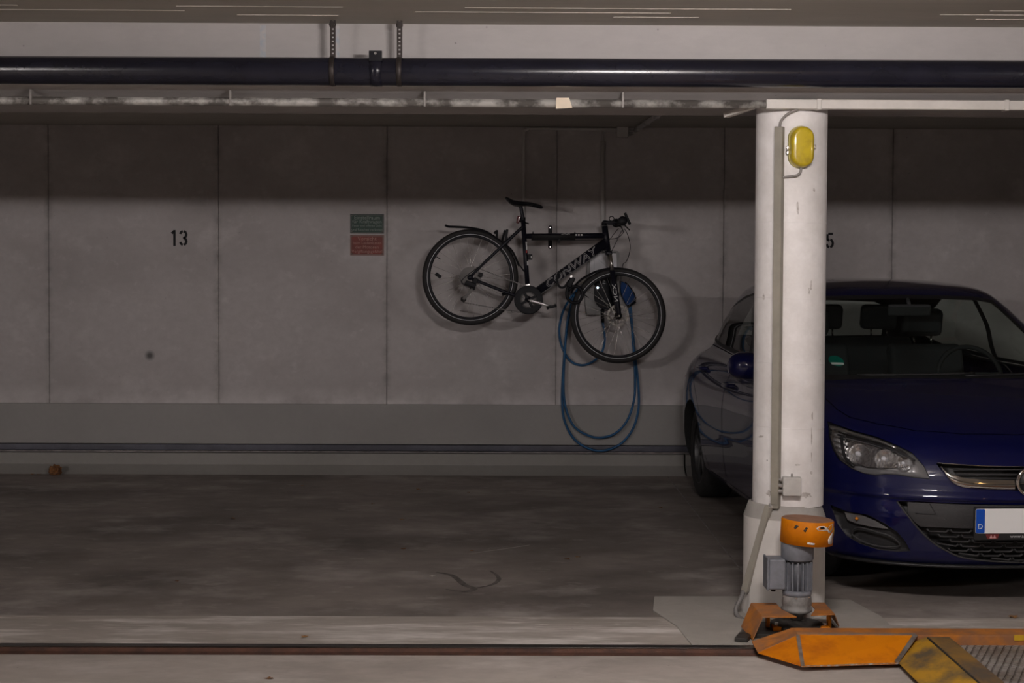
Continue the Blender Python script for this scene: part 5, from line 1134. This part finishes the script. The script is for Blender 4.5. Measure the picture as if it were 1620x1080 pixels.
def pocket(part, name, m, parent, depth, shrink=0.88, drop=0.0):
    """Recessed tray behind an opening: its rim is the opening's outline, its floor lies 'depth' further back."""
    ids = SHELL[PART[part]]; cnt = {}
    for f in ids:
        for a, b in zip(f, f[1:] + f[:1]): cnt[(min(a, b), max(a, b))] = cnt.get((min(a, b), max(a, b)), 0) + 1
    used = sorted({i for f in ids for i in f}); mid = sum((CO[i] for i in used), Vector((0, 0, 0))) / len(used)
    def back(i): p = CO[i]; q2 = mid + (p - mid) * shrink; return Vector((q2.x, p.y + depth, q2.z + drop))
    vs = [CO[i] for i in used] + [back(i) for i in used]; mp_ = {i: k for k, i in enumerate(used)}; n_ = len(used)
    fs = [tuple(mp_[i] + n_ for i in f) for f in ids] + [(mp_[a], mp_[b], mp_[b] + n_, mp_[a] + n_) for (a, b), k in cnt.items() if k == 1]
    return MB().add(vs, fs, True).build(name, m, parent)
m_blue_paint = mat('dark_blue_car_paint', (0.0022, 0.0034, 0.046), 0.40, 0.0, coat=1.0, spec=0.12)
m_trim = mat('black_car_trim', (0.012, 0.012, 0.013), 0.5); m_grain = mat('grained_black_bumper_plastic', (0.036, 0.035, 0.037), 0.6, bump=0.2, bscale=400)
m_chrome = mat('car_chrome', (0.72, 0.70, 0.68), 0.10, 1.0)
m_seam = mat('panel_gap_black', (0.004, 0.004, 0.006), 0.7)
m_under = mat('underbody_black', (0.012, 0.012, 0.012), 0.9)
m_int = mat('dark_cabin_trim', (0.020, 0.021, 0.023), 0.8); m_seat = mat('charcoal_seat_fabric', (0.030, 0.031, 0.034), 0.9)
m_glass = glass('tinted_car_glass', (0.74, 0.80, 0.77)); m_lens = glass('clear_lamp_lens', (0.92, 0.93, 0.95))
body = panel('body', 'body_shell', m_blue_paint)
panel('liner', 'underbody', m_under, smooth=False)
panel('seam', 'panel_gap', m_seam, off=-0.006)
panel('bonnet', 'bonnet', m_blue_paint)
panel('black_edge', 'glass_border', m_trim); panel('rear_edge', 'glass_border', m_trim)
panel('windscreen', 'windscreen', m_glass); panel('rear_window', 'rear_window', m_glass)
panel('body', 'cabin_lining', m_int, off=-0.018, keep=lambda c: c.z > 0.93)
for sd in 'lr':
    panel('window_frame_' + sd, 'window_frame', m_trim)
    for dn, wn in (('front_door_', 'front_window_'), ('rear_door_', 'rear_window_')):
        dr_ = panel(dn + sd, 'door', m_blue_paint); panel(wn + sd, 'window_pane', m_glass, dr_)
# chrome strip under the side windows
for sg in (-1, 1):
    P = [(sg * (sidex(y, z) + 0.003), y, z) for y, z in [(1.50, 1.010), (2.0, 1.013), (2.5, 1.019), (3.0, 1.030), (3.45, 1.048), (3.72, 1.078), (3.84, 1.13)]]
    MB().tube(spline(P, 5), 0.005, 6).build('window_strip', m_trim, car)
    for y, z in ((2.38, 0.86), (3.36, 0.90)):
        hx = sidex(y, z); MB().tube(spline([(sg * (hx - 0.01), y - 0.10, z + .004), (sg * (hx + 0.028), y - 0.08, z + .004), (sg * (hx + 0.033), y, z), (sg * (hx + 0.028), y + 0.08, z - .002), (sg * (hx - 0.01), y + 0.10, z - .002)], 5), 0.012, 8, ell=(0.9, 1.1)).build('door_handle', m_blue_paint, car)
    # mirror
    mx_, my_, mz2 = sg * 0.965, 1.62, 1.030
    vs = []; fs = []; R_ = 9; S_ = 16
    for i in range(R_ + 1):
        a = math.pi * i / R_
        for k in range(S_):
            b = 2 * math.pi * k / S_; cb, sb = math.cos(b), math.sin(b); e = lambda t: math.copysign(abs(t) ** 0.75, t)
            vs.append((mx_ + 0.115 * e(math.sin(a) * cb), my_ - 0.075 * math.cos(a) - (0.03 if math.cos(a) > 0 else 0) * math.cos(a), mz2 + 0.078 * e(math.sin(a) * sb)))
    for i in range(R_):
        for k in range(S_): fs.append((i * S_ + k, i * S_ + (k + 1) % S_, (i + 1) * S_ + (k + 1) % S_, (i + 1) * S_ + k))
    mr_ = MB().add(vs, fs, True).build('door_mirror', m_blue_paint, car)
    MB().tube([(sg * 0.79, my_ + 0.02, 0.985), (mx_ - sg * 0.03, my_, mz2 - 0.05)], [0.035, 0.028], 10, ell=(0.6, 1)).build('mirror_arm', m_trim, mr_)
# headlights
m_bowl = mat('lamp_chrome', (0.88, 0.87, 0.86), 0.22, 0.75); m_smoke = mat('smoky_lamp_tray', (0.36, 0.35, 0.345), 0.25, 0.5); m_bulb = mat('frosted_bulb', (0.8, 0.8, 0.82), 0.2)
for sd, sg in (('l', 1), ('r', -1)):
    hl = pocket('headlight_' + sd, 'headlight', m_smoke, car, 0.075, 0.90)
    panel('headlight_' + sd, 'lens', m_lens, hl)
    def LP(x, z, d): return Vector((x * sg, fronty(x, z) + d, z))
    fwd = Vector((0.10 * -sg, -1, 0)).normalized()
    for (x, z, r, d, nm) in ((-.705, .695, .050, .045, 'main_reflector'), (-.605, .682, .046, .045, 'dip_reflector'), (-.530, .668, .034, .04, 'side_reflector')):
        c = LP(x, z, d)
        MB().lathe([(r, -0.012), (r, 0.0), (r * .86, .020), (r * .6, .040), (r * .25, .052), (0, .054)], c, -fwd, 28).build(nm, m_bowl, hl)
        MB().lathe([(0, -.004), (r * .20, 0), (r * .24, .02), (r * .2, .05)], c, -fwd, 14).build('bulb', m_bulb, hl)
        rb = MB()
        for k in range(5): rb.obox(c + Vector((r * (-.7 + .35 * k), .012 + .018 * abs(k - 2) * 0, -r * .45)), (1, 0, 0), (0, 1, 0), (0, 0, 1), r * .05, .016, r * .30)
        rb.build('reflector_rib', m_bowl, hl)
    ind = MB()
    for k in range(6):
        t = k / 5; ind.tube([LP(-.770 - .022 * math.sin(t * 3), .800 - .12 * t, .022), LP(-.735 - .022 * math.sin(t * 3), .790 - .12 * t, .03)], .010, 8)
    ind.build('indicator_reflector', m_bowl, hl)
    m_facet = mat('faceted_lamp_reflector', (0.86, 0.85, 0.85), 0.14, 1.0, bump=1.0, bscale=55)
    ol = [(-.745, .758), (-.70, .748), (-.62, .728), (-.54, .702), (-.51, .655), (-.57, .645), (-.63, .640), (-.68, .640), (-.725, .656), (-.748, .70)]
    n_ = len(ol); c0_ = (-.64, .695)
    MB().add([LP(*c0_, .062)] + [LP(a, b, .050) for a, b in ol], [(0, i + 1, (i + 1) % n_ + 1) for i in range(n_)], True).build('reflector_tray', m_facet, hl)
    ol = [(-.80, .815), (-.765, .806), (-.772, .77), (-.77, .70), (-.755, .655), (-.785, .672), (-.800, .72), (-.803, .77)]
    n_ = len(ol); c0_ = (-.787, .74)
    MB().add([LP(*c0_, .030)] + [LP(a, b, .022) for a, b in ol], [(0, i + 1, (i + 1) % n_ + 1) for i in range(n_)], True).build('indicator_tray', m_facet, hl)
    P = [LP(x, z, .010) for x, z in ((-.735, .640), (-.762, .672), (-.768, .72), (-.762, .765), (-.745, .772))]
    MB().tube(spline(P, 5), .008, 6).build('lamp_frame', m_trim, hl)
    P = [LP(x, z, .012) for x, z in ((-.775, .775), (-.70, .762), (-.62, .742), (-.54, .715), (-.49, .685))]
    MB().tube(spline(P, 5), .006, 6, ell=(1, 1)).build('lamp_brow', m_trim, hl)
    P = [LP(x, z, .010) for x, z in ((-.795, .806), (-.765, .80), (-.71, .784), (-.63, .765), (-.555, .735))]
    MB().tube(spline(P, 5), .008, 6).build('chrome_strip', mat('dull_lamp_chrome', (0.45, 0.44, 0.43), 0.25, 0.9), hl)
# upper grille
gp = pocket('grille', 'grille', m_trim, car, 0.05, 0.97)
P = [(x, fronty(x, z) - .012, z) for x, z in [(-.392, .668), (-.372, .636), (-.345, .612), (-.30, .596), (-.22, .590), (-.12, .588), (-.072, .588)]]
for sg in (-1, 1):
    vs = []; fs = []; Q = spline([(sg * a, b, c) for a, b, c in P], 5)
    for i, p in enumerate(Q):
        w = 0.004 + 0.021 * min(1, i / 12); vs += [p + Vector((0, 0, w)), p + Vector((0, -.010, w * .3)), p + Vector((0, -.006, -w * .7)), p + Vector((0, .012, -w))]
    for i in range(len(Q) - 1):
        for k in range(3): fs.append((i * 4 + k, i * 4 + k + 1, (i + 1) * 4 + k + 1, (i + 1) * 4 + k))
    MB().add(vs, fs, True).build('chrome_bar', m_chrome, gp)
for z in (.655, .634, .616):
    Q = [(x, fronty(x, z) + .015, z) for x in np.linspace(-.33 + (.655 - z) * .3, .33 - (.655 - z) * .3, 25)]
    MB().tube(Q, .0045, 6, ell=(2.0, 1)).build('slat', m_grain, gp)
Q = [(x, fronty(x, z) - .001, z) for x, z in [(a, .681 - .012 * (1 - (abs(a) / .4) ** 2)) for a in np.linspace(-.40, .40, 30)]]
MB().tube(Q, .0028, 6).build('chrome_lip', m_chrome, gp)
em = empty('emblem', (0, 0, 0)); em.parent = car; WORLD_AT[em.name] = Vector((0, 0, 0)); ec = Vector((0, fronty(0, .60) - .024, .606))
MB().tube(circle(ec, .061, n=40), .0085, 10, closed=True).build('emblem_ring', m_chrome, em)
MB().lathe([(0, 0), (.058, 0), (.06, .03), (0, .03)], ec + Vector((0, .004, 0)), (0, 1, 0), 32).build('emblem_back', m_trim, em)
MB().prism([(-.100, -.006), (-.002, -.006), (-.020, -.020), (.012, .0), (.100, .006), (.002, .006), (.020, .020), (-.012, .0)], lambda u, v: (ec.x + u * .62, ec.y - .012, ec.z + v), (0, .010, 0)).build('emblem_bolt', m_chrome, em, .001)
# lower intake, honeycomb and number plate
ip = pocket('intake', 'air_intake', m_trim, car, 0.06, 0.985)
def clip_in(x, z): return inside((x, z), grow(full(IN_H), -.010))
pnl = MB(); xs_ = np.linspace(-.53, .53, 40); vs = []; fs = []
for x in xs_:
    ax = abs(x); lo = .386; hi = .4975
    lo = max(lo, .386 + max(0, ax - .485) * 1.25)
    for z in np.linspace(lo, hi, 6): vs.append((x, fronty(x, z) + .010, z))
for i in range(len(xs_) - 1):
    for k in range(5): fs.append((i * 6 + k, i * 6 + k + 1, (i + 1) * 6 + k + 1, (i + 1) * 6 + k))
MB().add(vs, fs, True).build('plate_panel', m_grain, ip)
for sg in (-1, 1): MB().tube([(sg * a, fronty(a, b) + .008, b) for a, b in ((.44, .495), (.415, .448), (.46, .447), (.50, .447))], .0018, 5).build('tow_cover_gap', m_seam, ip)
pitch_x, pitch_z = .100, .0225
for r in range(8):
    z = .376 - r * pitch_z; off = pitch_x / 2 if r % 2 else 0.0
    for k in range(-6, 7):
        x = k * pitch_x + off; w = pitch_x * .46
        pts = [(x - w, z), (x - w * .78, z - .011), (x + w * .78, z - .011), (x + w, z)]
        pts = [p for p in pts if clip_in(*p)]
        if len(pts) < 3: continue
        MB().tube([(a, fronty(a, b) + .012, b) for a, b in pts], .0042, 6, ell=(2.2, 1)).build('mesh_bar', m_grain, ip)
for sg in (-1, 1):
    Q = [(sg * a, fronty(a, b) + .002, b) for a, b in ((.575, .497), (.538, .443), (.488, .380), (.423, .317), (.352, .273), (.275, .243), (.142, .226), (0, .218))]
    MB().tube(spline(Q, 4), .0045, 6).build('intake_edge', m_grain, ip)
py_ = fronty(0, .43) - .030
npl = empty('number_plate', (0, 0, 0)); npl.parent = car; WORLD_AT[npl.name] = Vector((0, 0, 0))
m_pw = mat('blank_white_plate', (0.90, 0.90, 0.90), 0.35, emit=None)
MB().prism([(u, v + .4185) for u, v in rrect(.536, .150, .008)], lambda u, v: (u, py_ + .012, v), (0, -.010, 0)).build('holder', m_trim, npl, .001)
MB().prism([(u, v + .4305) for u, v in rrect(.522, .112, .008)], lambda u, v: (u, py_ + .003, v), (0, -.003, 0)).build('plate', m_pw, npl)
MB().prism([(u - .2395, v + .4305) for u, v in rrect(.041, .110, .006)], lambda u, v: (u, py_, v), (0, -.0008, 0)).build('blue_band', mat('plate_blue', (0.006, 0.075, 0.46), 0.35), npl)
text('country_letter', 'D', mat('plate_pale_print', (0.62, 0.66, 0.72), 0.5), npl, on_wall((-.2395, py_ - .001, .405)), .034)
text('holder_lettering', 'www.a', mat('holder_print', (0.55, 0.55, 0.56), 0.5), npl, on_wall((-.100, py_ + .0015, .360)), .020, align='LEFT', xs=1.15)
MB().add([(-.206, py_ + .0016, .349), (-.158, py_ + .0016, .349), (-.150, py_ + .0016, .371), (-.214, py_ + .0016, .371)], [(0, 1, 2, 3)]).build('holder_mark_ground', mat('dark_red_print', (0.16, 0.02, 0.02), 0.5), npl)
em2 = MB()
for dx in (-.010, .006): em2.add([(-.178 + dx - .008, py_ + .0012, .352), (-.178 + dx + .008, py_ + .0012, .352), (-.178 + dx, py_ + .0012, .368)], [(0, 1, 2)])
em2.build('holder_mark', mat('pink_print', (0.60, 0.36, 0.36), 0.5), npl)
# fog lamp niches
for sd, sg in (('l', 1), ('r', -1)):
    fp = pocket('fog_' + sd, 'fog_niche', m_grain, car, 0.05, 0.93)
    def FP(x, z, d): return Vector((x * sg, fronty(x, z) + d, z))
    ol = [(-.769, .419), (-.709, .417), (-.647, .393), (-.597, .362), (-.654, .362), (-.715, .369), (-.755, .382)]
    n_ = len(ol); c0_ = (sum(a for a, b in ol) / n_, sum(b for a, b in ol) / n_)
    lp = MB().add([FP(*c0_, .020)] + [FP(a, b, .024) for a, b in ol], [(0, i + 1, (i + 1) % n_ + 1) for i in range(n_)], True).build('side_lamp', m_smoke, fp)
    MB().add([FP(*c0_, .006)] + [FP(a, b, .010) for a, b in ol], [(0, i + 1, (i + 1) % n_ + 1) for i in range(n_)], True).build('side_lamp_lens', m_lens, lp)
    MB().lathe([(0, -.006), (.008, 0), (.008, .01), (0, .01)], FP(-.725, .396, .012), (0, 1, 0), 12).build('amber_bulb', mat('amber_glass', (0.75, 0.26, 0.03), 0.2), lp)
    MB().tube(spline([FP(a, b, .012) for a, b in ((-.72, .352), (-.66, .345), (-.585, .325), (-.55, .285), (-.62, .272), (-.69, .285), (-.735, .315))], 4, True), .005, 6, closed=True).build('niche_frame', m_grain, fp)
MB().tube([(x, fronty(x, .20) - .006, .196) for x in np.linspace(-.78, .78, 40)], .012, 8, ell=(1.6, 0.8)).build('front_lip', m_trim, car)
# wipers and cowl
for x0_, x1_ in ((-.48, .12), (.08, .62)):
    Q = [(x, fronty(x, 1.02) - .020, 1.012 + .012 * k / 8) for k, x in enumerate(np.linspace(x0_, x1_, 9))]
    MB().tube(Q, .0065, 6).build('wiper', m_trim, car)
# green sticker on the windscreen
sx_, sz_ = -.545, 1.075
vs = [(sx_ + a, fronty(sx_ + a, sz_ + b) + .003, sz_ + b) for a, b in [(0, 0)] + [(.036 * math.cos(t), .026 * math.sin(t)) for t in np.linspace(0, 2 * math.pi, 20, endpoint=False)]]
stk = MB().add(vs, [(0, i + 1, (i + 1) % 20 + 1) for i in range(20)], True).build('windscreen_sticker', mat('green_sticker', (0.0, 0.19, 0.14), 0.5), car)
vs = [(sx_ + a, fronty(sx_ + a, sz_ + b) + .001, sz_ + b) for a, b in ((-.030, -.018), (.030, -.018), (.030, -.008), (-.030, -.008))]
MB().add(vs, [(0, 1, 2, 3)]).build('sticker_print', m_white, stk)
# wheels
m_rimc = mat('dark_silver_wheel', (0.10, 0.10, 0.105), 0.35, 0.6)
for y in (AXF, AXR):
    for sg in (-1, 1):
        xc = sg * 0.775
        ty = MB().lathe([(.20, -.10), (.235, -.105), (.285, -.108), (.306, -.098), (WR - .003, -.085), (WR, -.06), (WR, .06), (WR - .003, .085), (.306, .098), (.285, .108), (.235, .105), (.20, .10)], (xc, y, WR + .001), (sg, 0, 0), 48).build('wheel', m_blackmat, car)
        MB().lathe([(.236, .096), (.222, .104), (.212, .090), (.208, .03), (.205, -.09), (.0, -.09)], (xc, y, WR + .001), (sg, 0, 0), 48).build('rim', m_rimc, ty)
        spk = MB()
        for k in range(5):
            a = 2 * math.pi * k / 5 + .3; d_ = Vector((0, math.cos(a), math.sin(a))); c_ = Vector((xc + sg * .075, y, WR)); spk.bar(c_ + d_ * .03, c_ + d_ * .214, .055, .022, (1, 0, 0))
        spk.build('wheel_spokes', m_rimc, ty, .006)
        MB().lathe([(0, .098), (.028, .096), (.034, .08), (.034, .04)], (xc, y, WR), (sg, 0, 0), 20).build('hub_cap', m_rimc, ty)
# cabin
MB().prism([(1.10, .60), (1.16, .975), (1.30, 1.00), (1.55, .985), (1.70, .93), (1.72, .62)], lambda u, v: (-.66, u, v), (1.32, 0, 0)).build('dashboard', m_int, car, .02)
MB().box(-.70, .70, 1.2, 4.15, .30, .36).build('cabin_floor', m_int, car)
MB().box(-.66, .66, 3.55, 4.12, .90, .93).build('parcel_shelf', m_int, car, .01)
def seat(x, y, w, name='seat'):
    s_ = MB().prism([(y, .36), (y, .58), (y + .05, .62), (y + .42, .58), (y + .62, .58), (y + .62, .36)], lambda u, v: (x - w / 2, u, v), (w, 0, 0)).build(name, m_seat, car, .03)
    MB().prism([(y + .44, .58), (y + .56, .60), (y + .74, 1.06), (y + .70, 1.11), (y + .62, 1.09)], lambda u, v: (x - w / 2 + .02, u, v), (w - .04, 0, 0)).build('backrest', m_seat, s_, .03)
    for hx in ((x,) if w < .7 else (x - .38, x, x + .38)):
        hd = MB().obox((hx, y + .72, 1.235), (1, 0, 0), (0, .97, .22), (0, -.22, .97), .125, .045, .085).build('headrest', m_seat, s_, .03)
        for u in (-.055, .055): MB().tube([(hx + u, y + .70, 1.08), (hx + u, y + .715, 1.18)], .0065, 8).build('headrest_post', m_chrome, s_)
seat(-.36, 1.95, .50); seat(.36, 1.95, .50); seat(0, 2.95, 1.22, 'rear_bench')
swc = Vector((.36, 1.80, .955)); sa2 = Vector((0, -.42, .9)).normalized()
stw = MB(); uu_ = Vector((1, 0, 0)); ww_ = Vector((0, .9, .42)).normalized()
stw.tube([swc + (uu_ * math.cos(t) + Vector((0, .42, .9)).normalized() * math.sin(t)) * .185 for t in [2 * math.pi * k / 40 for k in range(40)]], .014, 8, closed=True)
stw.bar(swc - uu_ * .18, swc + uu_ * .18, .05, .02, (0, 1, -.4)); stw.tube([swc, swc + Vector((0, -.25, -.12))], .035, 10)
stw.build('steering_wheel', m_int, car)
MB().obox((0.0, 1.80, 1.335), (1, 0, 0), (0, 1, .15), (0, -.15, 1), .125, .016, .034).build('inner_mirror', m_int, car, .014)
MB().tube([(0, 1.80, 1.36), (0, 1.83, 1.40)], .012, 8).build('mirror_stalk', m_int, car)
# rear lamps and plate for views from the side
for sg in (-1, 1):
    MB().prism([(3.98, .80), (4.20, .78), (4.36, .80), (4.33, .98), (4.10, .97)], lambda u, v: (sg * (sidex(u, v) - .004), u, v), (sg * .012, 0, 0)).build('tail_lamp', mat('tail_lamp_red', (0.25, 0.01, 0.012), 0.15), car)
MB().prism([(u, v + .62) for u, v in rrect(.52, .11, .008)], lambda u, v: (u, 4.424, v), (0, .006, 0)).build('rear_plate', m_pw, car)
